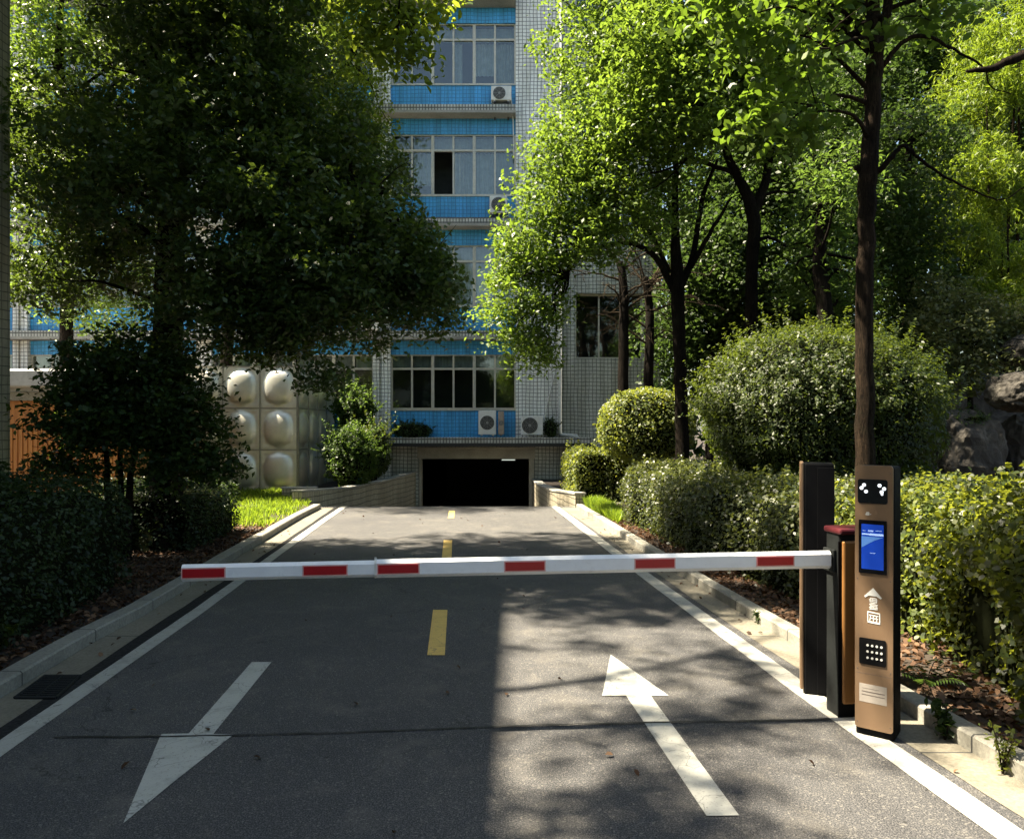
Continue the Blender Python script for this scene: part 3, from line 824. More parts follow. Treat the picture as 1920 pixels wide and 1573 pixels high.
bpart('garage_interior', [(X_(770)-0.3, X_(770), Y0+0.31, Y0+12, -1.68, 1.0), (X_(1010), X_(1010)+0.3, Y0+0.31, Y0+12, -1.68, 1.0), (X_(760), X_(1020), Y0+12, Y0+12.2, -1.68, 1.0), (X_(760), X_(1020), Y0+0.2, Y0+12, -1.75, -1.66), (X_(770), X_(1010), Y0+0.31, Y0+1.2, 0.95, 1.04)], M['garage_dark'])
M['tube_lamp'] = m_emit('garage_tube', (0.8, 0.9, 0.8), 0.12)
bpart('garage_lamp', [(X_(940), X_(966), Y0+0.9, Y0+0.94, 0.60, 0.63)], M['tube_lamp'])
bm = NB(); tube(bm, [(X_(1049), -0.2, Z_(0)+6), (X_(1049), -0.2, Z_(815)+0.05), (X_(1049)+0.06, -0.2, Z_(815)), (X_(1080), -0.2, Z_(817)), (X_(1083), -0.2, Z_(822)), (X_(1083), -0.2, Z_(840))], 0.055, 10)
obj('downpipe', bm, M['pipe'], bld, True)
# windows
def window(x0, x1, za, zb, n, k, open_pane=None, transom=True, tall=False):
    bm = NB(); yf = Y0 + 0.05 - Y0
    X0, X1, ZT, ZB = X_(x0), X_(x1), Z_(za), Z_(zb) + 0.021
    t = 0.035; zt = ZT - (ZT - ZB) * 0.26
    box(bm, X0, X1, yf, yf+0.07, ZT-t, ZT); box(bm, X0, X1, yf, yf+0.07, ZB, ZB+t)
    if transom: box(bm, X0, X1, yf-0.003, yf+0.067, zt-0.03, zt+0.03)
    w = (X1 - X0) / n
    for i in range(n+1):
        xx = X0 + i*w; tw = 0.045 if i % 2 == 0 else 0.028
        xa, xb = max(X0, xx-tw), min(X1, xx+tw)
        box(bm, xa, xb, yf-0.006, yf+0.064, ZB+t, ZT-t)
    f = obj('window', bm, M['frame'], bld)
    bm = NB()
    for i in range(n):
        a, b = X0 + i*w + 0.02, X0 + (i+1)*w - 0.02
        yy = yf + 0.03 + (0.012 if i % 2 else 0)
        if transom: poly(bm, [(a, yy, zt), (b, yy, zt), (b, yy, ZT-0.02), (a, yy, ZT-0.02)])
        if open_pane == i: continue
        top = zt if transom else ZT - 0.02
        poly(bm, [(a, yy, ZB+0.02), (b, yy, ZB+0.02), (b, yy, top), (a, yy, top)])
    obj('pane', bm, M['glass'], f)
    # curtains: pleated cloth a hand behind the glass
    bm = NB()
    def cloth(a, b, z0, z1, ph, amp=0.025):
        prev = None; m = max(6, int((b-a)/0.035))
        for i in range(m+1):
            x = a + (b-a)*i/m; y = yf + 0.22 + amp*math.sin(i*1.9 + ph) + 0.01*math.sin(i*0.7)
            v = (bm.verts.new((x, y, z0)), bm.verts.new((x, y, z1)))
            if prev: bm.faces.new((prev[0], v[0], v[1], prev[1]))
            prev = v
    for i in range(n):
        a, b = X0 + i*w + 0.03, X0 + (i+1)*w - 0.03
        r = random.random()
        if transom and (k == 0 or r < 0.9):       # obscured top lights
            cloth(a, b, zt + 0.03, ZT - 0.03, r*6, 0.006)
        if k == 0: continue
        if open_pane == i: continue
        if r < 0.45: cloth(a, b, ZB + (0.35 if r < 0.1 else 0.05), zt - 0.02, r*9)
        elif r < 0.7: cloth(a, a + (b-a)*0.4, ZB + 0.05, zt - 0.02, r*9)
    if len(bm.verts): obj('curtain', bm, M['curtain'], f)
    else: bm.free()
random.seed(21)
for bi, (x0, x1, n) in enumerate(bays):
    for k, (a, b) in enumerate(zs_win):
        window(x0, x1, a, b, n, k, open_pane=2 if (bi == 0 and k == 2) else None)
for k in range(NL):
    a, b = wn_z[k]
    bm = NB(); X0, X1, ZT, ZB = X_(1079), X_(1206), Z_(a), Z_(b)
    for q in (X0, X0+0.56*0.0+0.9*0.78, X0 + 1.35, X1-0.05): box(bm, q, q+0.045, 0.20, 0.26, ZB, ZT)
    box(bm, X0, X1, 0.203, 0.263, ZT-0.05, ZT); box(bm, X0, X1, 0.203, 0.263, ZB, ZB+0.05)
    f = obj('window', bm, M['frame'], bld)
    bm = NB(); poly(bm, [(X0, 0.23, ZB), (X1, 0.23, ZB), (X1, 0.23, ZT), (X0, 0.23, ZT)]); obj('pane', bm, M['glass'], f)

# air conditioners
def ac(px0, px1, py0, py1, d, label, rust=False, bracket=False, depth=0.32, square=False, rz=0.0):
    a = at(px0, py1, d); b = at(px1, py0, d)
    w, h = b.x - a.x, b.z - a.z
    t = thing('air_conditioner', (a.x + w/2, d, a.z), label, 'air conditioner', rz, group='air conditioner units on the blue banded building')
    bm = NB(); box(bm, -w/2, w/2, 0, depth, 0.03, h, bev=0.02); box(bm, -w/2+0.06, -w/2+0.12, 0.03, depth-0.03, 0, 0.03); box(bm, w/2-0.12, w/2-0.06, 0.03, depth-0.03, 0, 0.03)
    obj('casing', bm, M['ac_rust'] if rust else M['ac_white'], t)
    bm = NB(); r = min(w, h)*0.40; cx = -w*0.10 if w > h*1.05 else 0
    cyl_y(bm, cx, -0.001, h*0.52, r, 0.012, 32, 0, 1.0)
    g1 = obj('fan_grille', bm, M['grille'], t)
    bm = NB(); cyl_y(bm, cx, -0.014, h*0.52, r*0.2, 0.012, 20)
    for q in range(3):
        rr = r*(0.42 + 0.22*q)
        ring = [Vector((cx + rr*math.cos(2*math.pi*i/28), -0.018, h*0.52 + rr*math.sin(2*math.pi*i/28))) for i in range(29)]
        tube(bm, ring, 0.004, 4, False)
    for q in range(8):
        an = q*math.pi/4
        tube(bm, [(cx + r*0.2*math.cos(an), -0.018, h*0.52 + r*0.2*math.sin(an)), (cx + r*0.97*math.cos(an), -0.018, h*0.52 + r*0.97*math.sin(an))], 0.004, 4)
    obj('fan_guard', bm, M['grille_light'], t)
    if bracket:
        bm = NB()
        for sx in (-w/2+0.08, w/2-0.12):
            box(bm, sx, sx+0.04, 0.0, 0.42, -0.05, -0.003); box(bm, sx+0.002, sx+0.038, 0.37, 0.41, -0.4, -0.052)
            tube(bm, [(sx+0.02, 0.02, -0.05), (sx+0.02, 0.38, -0.38)], 0.014, 6)
        box(bm, -w/2-0.02, w/2+0.02, 0.06, 0.12, -0.07, -0.052)
        obj('bracket', bm, M['dark_metal'], t)
    return t
ac(897, 930, 770, 817, 21.75, 'tall white air conditioner with a round dark fan on the garage canopy', depth=0.3)
ac(977, 1018, 780, 817, 21.75, 'wide low white air conditioner on the right end of the garage canopy')
ac(934, 945, 771, 817, 21.75, 'narrow worn brownish unit squeezed behind the tall air conditioner on the garage canopy', rust=True, depth=0.4)
ac(921, 959, 161, 190, 21.95, 'white air conditioner on a bracket under the topmost visible row of windows', bracket=True)
ac(918, 951, 367, 401, 21.95, 'white air conditioner on a bracket below the window with one black open pane', bracket=True)
ac(676, 712, 592, 620, 21.8, 'white air conditioner half hidden by leaves beside the white pier', bracket=True)

for (xa, za), (xb, zb) in ((((957), 178), ((963), 300)), (((950), 384), ((962), 520)), (((1018), 795), ((1040), 700))):
    bm = NB(); p, q = smooth_path([(X_(xa), -0.16, Z_(za)), (X_((xa+xb)/2)+0.03, -0.15, Z_((za+zb)/2)+0.2), (X_(xb), -0.14, Z_(zb))], [0.018]*3, 5)
    tube(bm, p, q, 6); obj('hose', bm, M['pipe'], bld, True)
# ramp walls
def rwall(name, label, pts, th, side):
    """pts: (x, y, ztop)"""
    base = Vector((pts[0][0], pts[0][1], 0)); bm = NB(); prev = None
    t = thing(name, base, label, 'wall')
    for x, y, z in pts:
        r = [bm.verts.new(Vector(q) - base) for q in ((x, y, -1.9), (x, y, z), (x + side*th, y + 0.02, z), (x + side*th, y + 0.02, -1.9))]
        if prev:
            for k in range(4): bm.faces.new((prev[k], prev[(k+1) % 4], r[(k+1) % 4], r[k]))
        else: bm.faces.new(r)
        prev = r
    bm.faces.new(prev[::-1])
    obj('wall', bm, M['ramp_tile'], t)
    bm = NB(); prev = None
    for x, y, z in pts:
        r = [bm.verts.new(Vector(q) - base) for q in ((x - side*0.02, y - 0.01, z + 0.003), (x - side*0.02, y - 0.01, z + 0.04), (x + side*(th+0.02), y, z + 0.04), (x + side*(th+0.02), y, z + 0.003))]
        if prev:
            for k in range(4): bm.faces.new((prev[k], prev[(k+1) % 4], r[(k+1) % 4], r[k]))
        else: bm.faces.new(r)
        prev = r
    bm.faces.new(prev[::-1])
    obj('coping', bm, M['concrete'], t)
rwall('retaining_wall', 'curving pale tiled retaining wall on the left of the garage ramp', [(-4.35, 15.45, 0.30), (-4.02, 16.2, 0.27), (-3.80, 17.5, 0.2), (-3.33, 19.8, 0.2), (-2.88, 22.34, 0.27)], 0.2, -1)
rwall('retaining_wall', 'short sunlit tiled retaining wall on the right of the garage ramp', [(1.30, 15.3, 0.26), (1.12, 16.2, 0.22), (0.93, 17.5, 0.14), (0.70, 20.0, 0.07), (0.60, 22.3, 0.05)], 0.2, 1)
# wall face toward the viewer, closing the ramp head on the left
wf = thing('planter_wall', (-4.35, 15.6, 0), 'low tiled planter wall in front of the bright green shrub', 'wall')
bm = NB()
bp = [(-4.9, 16.6), (-4.45, 16.35), (-4.0, 16.3)]
obj('wall', (lambda b: (box(b, -0.75, 0.02, 0.95, 1.12, 0.0, 0.27), b)[1])(NB()), M['ramp_tile'], wf)
obj('coping', (lambda b: (box(b, -0.77, 0.0, 0.93, 1.14, 0.273, 0.31), b)[1])(NB()), M['concrete'], wf)
bm.free()

# ================================================================== LEFT: tiled building near the road, tank, orange shed
nb = thing('tiled_building', (-6.05, 9.0, 0), 'tall tiled building whose corner shows at the left edge', 'building')
def b2(bm, x0, x1, y0, y1, z0, z1): box(bm, x0+6.05, x1+6.05, y0-9.0, y1-9.0, z0, z1)
bm = NB(); b2(bm, -16, -6.05, -14, 9.0, 0, 8.85); obj('wall', bm, M['near_tile'], nb)
bm = NB(); b2(bm, -16.1, -6.0, -14.1, 9.05, 8.85, 9.2); obj('parapet', bm, M['concrete'], nb)
for k in range(5):
    bm = NB(); b2(bm, -6.04, -6.0, -11+k*4, -9+k*4, 1.2, 2.9); f = obj('window', bm, M['frame'], nb)
    bm = NB(); b2(bm, -6.02, -5.99, -10.9+k*4, -9.1+k*4, 1.3, 2.8); obj('pane', bm, M['black_gloss'], f)

tk = thing('water_tank', (-5.27, 18.3, SOIL), 'stainless steel water tank of bulging square panels beyond the dark bush', 'water tank')
bm = NB(); PW, PHh = 0.91, 1.02
H3 = 3*PHh
box(bm, -4*PW, 0, 0.03, 3.7, 0, H3)
obj('tank_body', bm, M['steel_seam'], tk)
def panel(parent, org, ux, nrm, w, h):
    """dished panel with one big dome"""
    bm = NB(); n = 22; g = []
    for j in range(n+1):
        row = []
        for i in range(n+1):
            u, v = i/n, j/n
            dx, dz = (u-0.5)/0.40, (v-0.5)/0.42
            r = (abs(dx)**2.4 + abs(dz)**2.4)**(1/2.4)
            b = 0.11*math.sqrt(max(0, 1 - min(1, r)**2)) if r < 1 else 0
            e = min(u, 1-u, v, 1-v)
            b += 0.012*(1 if 0.03 < e < 0.07 else 0)
            row.append(bm.verts.new(Vector(org) + Vector(ux)*(u*w) + Vector((0, 0, v*h)) + Vector(nrm)*(b + 0.012)))
        g.append(row)
    for j in range(n):
        for i in range(n): bm.faces.new((g[j][i], g[j][i+1], g[j+1][i+1], g[j+1][i]))
    return obj('panel', bm, M['steel'], parent, smooth=True)
for j in range(3):
    for i in range(4): panel(tk, (-(i+1)*PW + 0.012, 0.02, j*PHh + 0.012), (1, 0, 0), (0, -1, 0), PW-0.024, PHh-0.024)
    for i in range(4): panel(tk, (0.005, 0.03 + i*0.915, j*PHh + 0.012), (0, 1, 0), (1, 0, 0), 0.89, PHh-0.024)
bm = NB(); 
for j in range(4): box(bm, -4*PW-0.02, 0.03, -0.015, 0.02, j*PHh-0.012, j*PHh+0.012)
for i in range(5): box(bm, -i*PW-0.012, -i*PW+0.012, -0.02, 0.02, 0, H3)
for j in range(4): box(bm, 0.001, 0.035, 0.03, 3.7, j*PHh-0.012, j*PHh+0.012)
for i in range(5): box(bm, 0.001, 0.04, 0.02+i*0.915, 0.045+i*0.915, 0, H3)
obj('rib', bm, M['steel_seam'], tk)

sh = thing('orange_shed', (-8.6, 15, SOIL), 'orange boarded shed with a white roof edge at far left', 'shed')
bm = NB()
box(bm, -6, 0.8, 0.0, 4, 0, 2.1)
for i in range(68): box(bm, -6 + i*0.1, -6 + i*0.1 + 0.075, -0.02, -0.002, 0.02, 1.62)
box(bm, -6.02, 0.82, -0.05, -0.003, 1.64, 2.1)
obj('boards', bm, M['wood'], sh)
bm = NB(); box(bm, -6.1, 0.9, -0.14, 4.1, 2.1, 2.28, bev=0.02); obj('fascia', bm, M['header'], sh)
bm = NB(); box(bm, -6.2, 1.0, -0.3, 4.2, 2.36, 2.72, bev=0.04); box(bm, -6.1, 0.9, -0.1, 4.1, 2.28, 2.36); obj('roof', bm, M['pipe'], sh)

# ================================================================== BARRIER AND KIOSKS
bar = thing('barrier_gate', (1.85, 4.23, 0), 'barrier gate with lowered white arm and red reflectors across the road', 'barrier')
cab = NB()
Rm = Matrix.Rotation(R(8), 4, 'Z')
def xform(o, m):
    o.data.transform(m); o.data.update()
box(cab, 0, 0.30, 0, 0.13, 0.0, 1.055, bev=0.012)
cabinet = obj('cabinet', cab, M['cab_side'], bar); xform(cabinet, Rm)
bm = NB(); box(bm, -0.004, 0.30, -0.006, 0.0, 0.0, 1.0); c_ = obj('plinth', bm, M['black_plastic'], cabinet); xform(c_, Rm)
bm = NB(); box(bm, 0.012, 0.29, -0.03, -0.005, 0.085, 1.005, bev=0.012, seg=3)
box(bm, 0.075, 0.225, -0.036, -0.029, 0.12, 0.97, bev=0.003)
c_ = obj('front_panel', bm, M['copper'], cabinet); xform(c_, Rm)
bm = NB(); box(bm, -0.012, 0.31, -0.035, 0.14, 1.04, 1.075, bev=0.012); c_ = obj('lid', bm, M['red_lid'], cabinet); xform(c_, Rm)
bm = NB(); box(bm, -0.02, 0.0, 0.02, 0.13, 0.82, 0.95, bev=0.006); c_ = obj('arm_clamp', bm, M['cab_side'], cabinet); xform(c_, Rm)
# arm runs from the cabinet across the road; local to bar
A0 = Vector((1.815, 4.27, 0.892)) - Vector((1.85, 4.23, 0)); dirA = Vector((-0.9977, -0.068, -0.0062)).normalized()
def s_of(px):
    k = (px-960)/F
    return (1.815 - 4.27*k) / (0.9977 - 0.068*k)
def arm_seg(bm, s0, s1, h, w, mi=0, off=0.0):
    c = 0.018
    prof = [(-w/2, -h/2+c), (-w/2, h/2-c), (-w/2+c, h/2), (w/2-c, h/2), (w/2, h/2-c), (w/2, -h/2+c), (w/2-c, -h/2), (-w/2+c, -h/2)]
    sag = lambda s: -0.0018*s*s*0.3
    side = Vector((0.068, -0.9977, 0)).normalized()      # toward the viewer
    prev = None; m = 24
    for i in range(m+1):
        s = s0 + (s1-s0)*i/m
        ring = [bm.verts.new(A0 + dirA*s - side*a + Vector((0, 0, z + sag(s)))) for a, z in prof]
        if prev:
            for k in range(8): bm.faces.new((prev[k], prev[(k+1) % 8], ring[(k+1) % 8], ring[k]))
        else: bm.faces.new(ring)
        prev = ring
    bm.faces.new(prev[::-1])
sj = s_of(704)
bm = NB(); arm_seg(bm, 0.0, sj, 0.1, 0.045)
arm = obj('arm', bm, M['arm_white'], bar)
bm = NB(); arm_seg(bm, sj-0.15, s_of(342), 0.091, 0.041); obj('arm_tip', bm, M['arm_white'], arm)
bm = NB(); arm_seg(bm, sj-0.008, sj+0.004, 0.1015, 0.0465); 
tube(bm, [A0 + dirA*sj + Vector((0, 0, 0.03)), A0 + dirA*sj + Vector((0, 0, 0.058))], 0.006, 8); obj('arm_joint', bm, M['pipe'], arm)
side = Vector((0.068, -0.9977, 0)).normalized()
for i, (a, b) in enumerate([(1484, 1417), (1262, 1190), (1020, 947), (785, 710), (651, 571), (423, 345)]):
    s0, s1 = s_of(a), s_of(b); w = 0.0228 if i < 4 else 0.0208
    for nm, e, o_, m_ in (('reflector_edge', 0.007, 0.002, 'pink_edge'), ('reflector', 0.0, 0.0045, 'red_reflector')):
        bm = NB(); q = []
        for oo in (0.0, o_):
            for s, z in ((s0-e, -0.023-e), (s0-e, 0.023+e), (s1+e, 0.023+e), (s1+e, -0.023-e)):
                q.append(bm.verts.new(A0 + dirA*s + side*(w + oo) + Vector((0, 0, z - 0.0018*s*s*0.3 + 0.0))))
        for f in ((0, 1, 2, 3), (4, 7, 6, 5), (0, 4, 5, 1), (1, 5, 6, 2), (2, 6, 7, 3), (3, 7, 4, 0)): bm.faces.new([q[k] for k in f])
        if nm == 'reflector_edge': ed = obj(nm, bm, M[m_], arm)
        else: obj(nm, bm, M[m_], arm)

kk = thing('payment_kiosk', (1.85, 4.02, 0), 'slim gold parking kiosk with blue screen, keypad and white arrow', 'kiosk', rz=R(-38))
KW, KD, KT = 0.189, 0.17, 1.44
bm = NB(); box(bm, 0, KW, 0, KD, 0, KT, bev=0.012, seg=3); obj('body', bm, M['black_plastic'], kk)
bm = NB()
def rrect(bm, x0, x1, z0, z1, y0, y1, r, n=6):
    pts = []
    for cx, cz, a0 in ((x1-r, z1-r, 0), (x0+r, z1-r, 90), (x0+r, z0+r, 180), (x1-r, z0+r, 270)):
        for i in range(n+1):
            a = R(a0 + 90*i/n); pts.append((cx + r*math.cos(a), cz + r*math.sin(a)))
    A = [bm.verts.new((x, y0, z)) for x, z in pts]; B = [bm.verts.new((x, y1, z)) for x, z in pts]
    k = len(pts)
    for i in range(k): bm.faces.new((A[i], A[(i+1) % k], B[(i+1) % k], B[i]))
    bm.faces.new(A); bm.faces.new(B[::-1])
rrect(bm, 0.0, KW-0.004, 0.045, KT+0.004, -0.014, 0.001, 0.016)
fp = obj('front_panel', bm, M['gold'], kk)
YF = -0.014
def plate(name, x0, x1, z0, z1, mat, parent, y0=YF, t=0.003, r=0.004):
    bm = NB(); rrect(bm, x0, x1, z0, z1, y0 - t, y0 + 0.001, r); return obj(name, bm, mat, parent)
cw = plate('camera_window', 0.015, 0.160, 1.243, 1.371, M['black_gloss'], kk, r=0.012)
for cx in (0.052, 0.128):
    for k, (dx, dz) in enumerate(((-0.006, 0.028), (-0.018 if cx < 0.1 else 0.016, 0.012), (0.004, -0.006), (0.006, -0.018))):
        if k == 3 and cx < 0.1: continue
        bm = NB(); cyl_y(bm, cx+dx, YF-0.002, 1.312+dz, 0.0095 if k < 3 else 0.006, 0.004, 14); obj('led_lamp', bm, M['led'], cw)
def strokes(name, segs, mat, parent, y=YF-0.0005, w=0.0035, t=0.0015):
    bm = NB()
    for x0, z0, x1, z1, *ww in segs:
        q = (ww[0] if ww else w)/2
        d = Vector((x1-x0, 0, z1-z0)); 
        if d.length < 1e-6: continue
        n = Vector((-d.z, 0, d.x)).normalized()*q
        a, b = Vector((x0, y, z0)), Vector((x1, y, z1))
        v = [bm.verts.new(p + Vector((0, o, 0))) for o in (0.0, -t) for p in (a-n, a+n, b+n, b-n)]
        for f in ((0, 1, 2, 3), (4, 7, 6, 5), (0, 4, 5, 1), (1, 5, 6, 2), (2, 6, 7, 3), (3, 7, 4, 0)): bm.faces.new([v[k] for k in f])
    return obj(name, bm, mat, parent)
def glyph(cx, cz, w, h, seed):
    r = random.Random(seed); s = []
    for k in range(4):
        z = cz + h*(0.42 - 0.28*k); a = r.uniform(0.25, 0.5); s.append((cx - w*a, z, cx + w*a, z + r.uniform(-.04, .04)*h))
    for k in range(3):
        x = cx + w*(-0.32 + 0.32*k) + r.uniform(-.06, .06)*w; s.append((x, cz + h*r.uniform(0.15, .45), x + r.uniform(-.08, .08)*w, cz - h*r.uniform(0.2, .48)))
    return s
strokes('printed_mark', glyph(0.063, 1.188, 0.02, 0.018, 3) + [(0.052, 1.182, 0.056, 1.186), (0.074, 1.184, 0.081, 1.188)], M['ink_white'], fp, w=0.0028)
strokes('printed_mark', glyph(0.104, 1.196, 0.012, 0.02, 4), M['ink_tan'], fp, w=0.003)
sc_ = plate('screen', 0.020, 0.157, 0.872, 1.155, M['black_gloss'], kk, r=0.004, t=0.006)
YS_ = YF - 0.006
dsp = plate('display', 0.034, 0.142, 0.895, 1.133, M['screen_blue'], sc_, y0=YS_, t=0.001, r=0.001)
bm = NB(); v = [(0.035, 1.008), (0.035, 1.068), (0.141, 1.068), (0.100, 1.050), (0.068, 1.030)]
poly(bm, [(x, YS_-0.0016, z) for x, z in v]); obj('display_picture', bm, M['screen_pale'], dsp)
seg = []
r_ = random.Random(5)
for x in (0.040, 0.049): seg.append((x, 1.098, x+0.005, 1.098))
for k in range(5): seg += [(0.068 + k*0.0052, 1.094, 0.0705 + k*0.0052, 1.103), (0.069 + k*0.0052, 1.1, 0.072 + k*0.0052, 1.098)]
for k in range(5): seg.append((0.104 + k*0.006, 1.102, 0.108 + k*0.006, 1.100))
for k in range(19):
    x = 0.037 + k*0.0055; hh = 0.008 if k < 7 else 0.012
    seg += [(x, 1.080 - hh/2, x + 0.0025, 1.080 + hh/2), (x + 0.0025, 1.080 + hh/2, x + 0.0048, 1.080 - hh/2 + r_.uniform(0, .003))]
for k in range(5): seg.append((0.076 + k*0.0055, 0.981, 0.080 + k*0.0055, 0.983))
strokes('display_text', seg, M['screen_text'], dsp, y=YS_-0.0017, w=0.0018, t=0.0006)
# arrow with characters as its stem, and the boxed mark below
bm = NB(); yy = YF - 0.0004
av = [(0.090, 0.797), (0.133, 0.748), (0.126, 0.742), (0.108, 0.754), (0.068, 0.754), (0.052, 0.742), (0.046, 0.750)]
A = [bm.verts.new((x, yy, z)) for x, z in av]; B = [bm.verts.new((x, yy-0.0015, z)) for x, z in av]
for i in range(7): bm.faces.new((A[i], A[(i+1) % 7], B[(i+1) % 7], B[i]))
bm.faces.new(A); bm.faces.new(B[::-1]); obj('printed_arrow', bm, M['ink_white'], fp)
strokes('printed_character', glyph(0.090, 0.729, 0.042, 0.030, 11), M['ink_white'], fp, w=0.0045)
strokes('printed_character', glyph(0.092, 0.697, 0.042, 0.030, 15), M['ink_white'], fp, w=0.0045)
bx = [(0.062, 0.668, 0.124, 0.664, 0.006), (0.064, 0.668, 0.064, 0.615, 0.005), (0.122, 0.665, 0.122, 0.613, 0.005), (0.062, 0.616, 0.124, 0.612, 0.009),
      (0.070, 0.652, 0.116, 0.650), (0.078, 0.652, 0.074, 0.622), (0.092, 0.652, 0.092, 0.622), (0.106, 0.650, 0.108, 0.620), (0.074, 0.636, 0.114, 0.634)]
strokes('printed_mark', bx, M['ink_white'], fp, w=0.0045)
kp = plate('keypad', 0.022, 0.152, 0.388, 0.527, M['black_plastic'], kk, r=0.007, t=0.005)
kg = []
for j in range(3):
    for i in range(4):
        bm = NB(); cyl_y(bm, 0.064 + i*0.0225, YF-0.005, 0.491 - j*0.033, 0.0062, 0.003, 10); 
        o_ = obj('key', bm, M['ink_white'], kp)
for sx in (0.012, KW-0.016):
    for sz in (0.075, 0.36, 0.84, 1.405):
        bm = NB(); cyl_y(bm, sx, YF, sz, 0.0032, 0.0015, 10); obj('screw', bm, M['ink_dark'], fp)
bm = NB(); box(bm, 0.004, KW-0.008, YF-0.0006, YF+0.001, 0.3365, 0.338); obj('panel_seam', bm, M['ink_dark'], fp)
lb_ = plate('paper_label', 0.022, 0.156, 0.186, 0.283, M['label_paper'], kk, r=0.002, t=0.001)
strokes('label_text', [(0.034, 0.243, 0.146, 0.243, 0.004), (0.034, 0.226, 0.146, 0.225, 0.003), (0.034, 0.26, 0.12, 0.26, 0.001)], M['ink_dark'], lb_, y=YF-0.0012, t=0.0006)

k2 = thing('rear_kiosk', (1.80, 4.6, 0), 'taller black kiosk behind the barrier, turned away with a thin gold edge', 'kiosk', rz=R(-20))
bm = NB(); box(bm, 0.0, 0.17, 0.0, 0.19, 0.0, 1.425, bev=0.01, seg=2); box(bm, 0.075, 0.172, -0.006, 0.0, 0.02, 1.40, bev=0.002); obj('body', bm, M['black_plastic'], k2)
bm = NB(); box(bm, -0.024, -0.001, 0.002, 0.188, 0.03, 1.432, bev=0.008, seg=2); fp2 = obj('front_panel', bm, M['gold'], k2)

# drain grate
dg = thing('drain_grate', gp(100, 1290), 'dark iron drain grate set in the left gutter', 'drain')
bm = NB(); b0 = dg.location
c = [gp(84, 1270), gp(150, 1270), gp(105, 1311), gp(28, 1311)]
c = [Vector((p.x, p.y, 0.0)) - Vector((b0.x, b0.y, 0)) for p in c]
poly(bm, [p + Vector((0, 0, 0.007)) for p in c]); obj('pit_shade', bm, M['black_plastic'], dg)  # flat black sheet stands in for the shaded hollow under the bars
bm = NB()
for i in range(12):
    t = (i+0.5)/12; a, b = c[0].lerp(c[3], t), c[1].lerp(c[2], t)
    tube(bm, [a + Vector((0, 0, 0.012)), b + Vector((0, 0, 0.012))], 0.007, 6)
for a, b in ((0, 3), (1, 2), (0, 1), (3, 2)): tube(bm, [c[a] + Vector((0, 0, 0.012)), c[b] + Vector((0, 0, 0.012))], 0.010, 6)
tube(bm, [c[0].lerp(c[1], .5) + Vector((0, 0, .013)), c[3].lerp(c[2], .5) + Vector((0, 0, .013))], 0.007, 6)
obj('bars', bm, M['cab_side'], dg)

# ================================================================== TREES (left)
def TP(pts):      # trunk path from (px, py, d, r)
    return ([at(a, b, c) for a, b, c, r in pts], [r for a, b, c, r in pts])
def TG(px, d, r, rest):
    g = Vector(((px-960)/F*d, d, SOIL - 0.05)); p, q = TP(rest)
    return ([g, g + Vector((0, 0, 0.25))] + p, [r*1.5, r*1.12] + q)

make_tree('camphor_tree', 'big dark camphor tree leaning over the left kerb, its thick black trunk behind the bush', 
    [TG(312, 9.6, 0.20, [(315, 700, 9.6, 0.19), (318, 500, 9.5, 0.18), (330, 330, 9.4, 0.15), (352, 120, 9.3, 0.13), (350, -150, 9.3, 0.11), (420, -450, 9.2, 0.07)]),
     TP([(318, 480, 9.5, 0.12), (300, 250, 9.6, 0.10), (285, 60, 9.7, 0.09), (240, -200, 9.7, 0.06)]),
     TP([(322, 420, 9.5, 0.10), (440, 330, 9.2, 0.07), (600, 300, 9.0, 0.04), (720, 380, 9.0, 0.02)]),
     TP([(350, 50, 9.3, 0.09), (480, -100, 9.0, 0.07), (640, -200, 8.4, 0.05), (740, -60, 7.8, 0.02)])],
    [lobe(120, 320, 190, 190, 9.8), lobe(300, 180, 150, 160, 9.2), lobe(430, 330, 190, 190, 8.8, k=1.2), lobe(560, 440, 190, 160, 8.6, k=1.3), lobe(560, 250, 150, 150, 9.2, k=1.1),
     lobe(720, 470, 120, 140, 8.9, k=1.3), lobe(795, 540, 85, 100, 8.9, k=1.5), lobe(430, 560, 170, 110, 8.8, k=1.3), lobe(600, 580, 170, 85, 8.8, k=1.3), lobe(520, 640, 85, 45, 8.9, k=1.2), lobe(225, 470, 150, 90, 9.8, k=0.8),
     lobe(90, 520, 120, 80, 10.0, k=0.7), lobe(200, 330, 150, 140, 8.4, k=0.9), lobe(470, 160, 130, 140, 8.8, k=1.0),
     lobe(605, 705, 38, 42, 8.6, k=1.3),
     lobe(660, 320, 110, 90, 9.2, k=1.0), lobe(120, -200, 260, 180, 9.5), lobe(430, -260, 280, 220, 9.2), lobe(420, 20, 230, 120, 8.9, k=1.1), (Vector((-4.1, 7.4, 7.7)), 1.3, 1.0, 0.6, 1.0), (Vector((-4.4, 10.8, 7.4)), 1.9, 1.2, 0.8, 0.7)],  # last two lobes added to cast shade on the road
    M['leaf_camphor_shaded'], dens=14.5, per=42, sig=0.12, L=0.078, W=0.042, branches=80, shell=0.5)
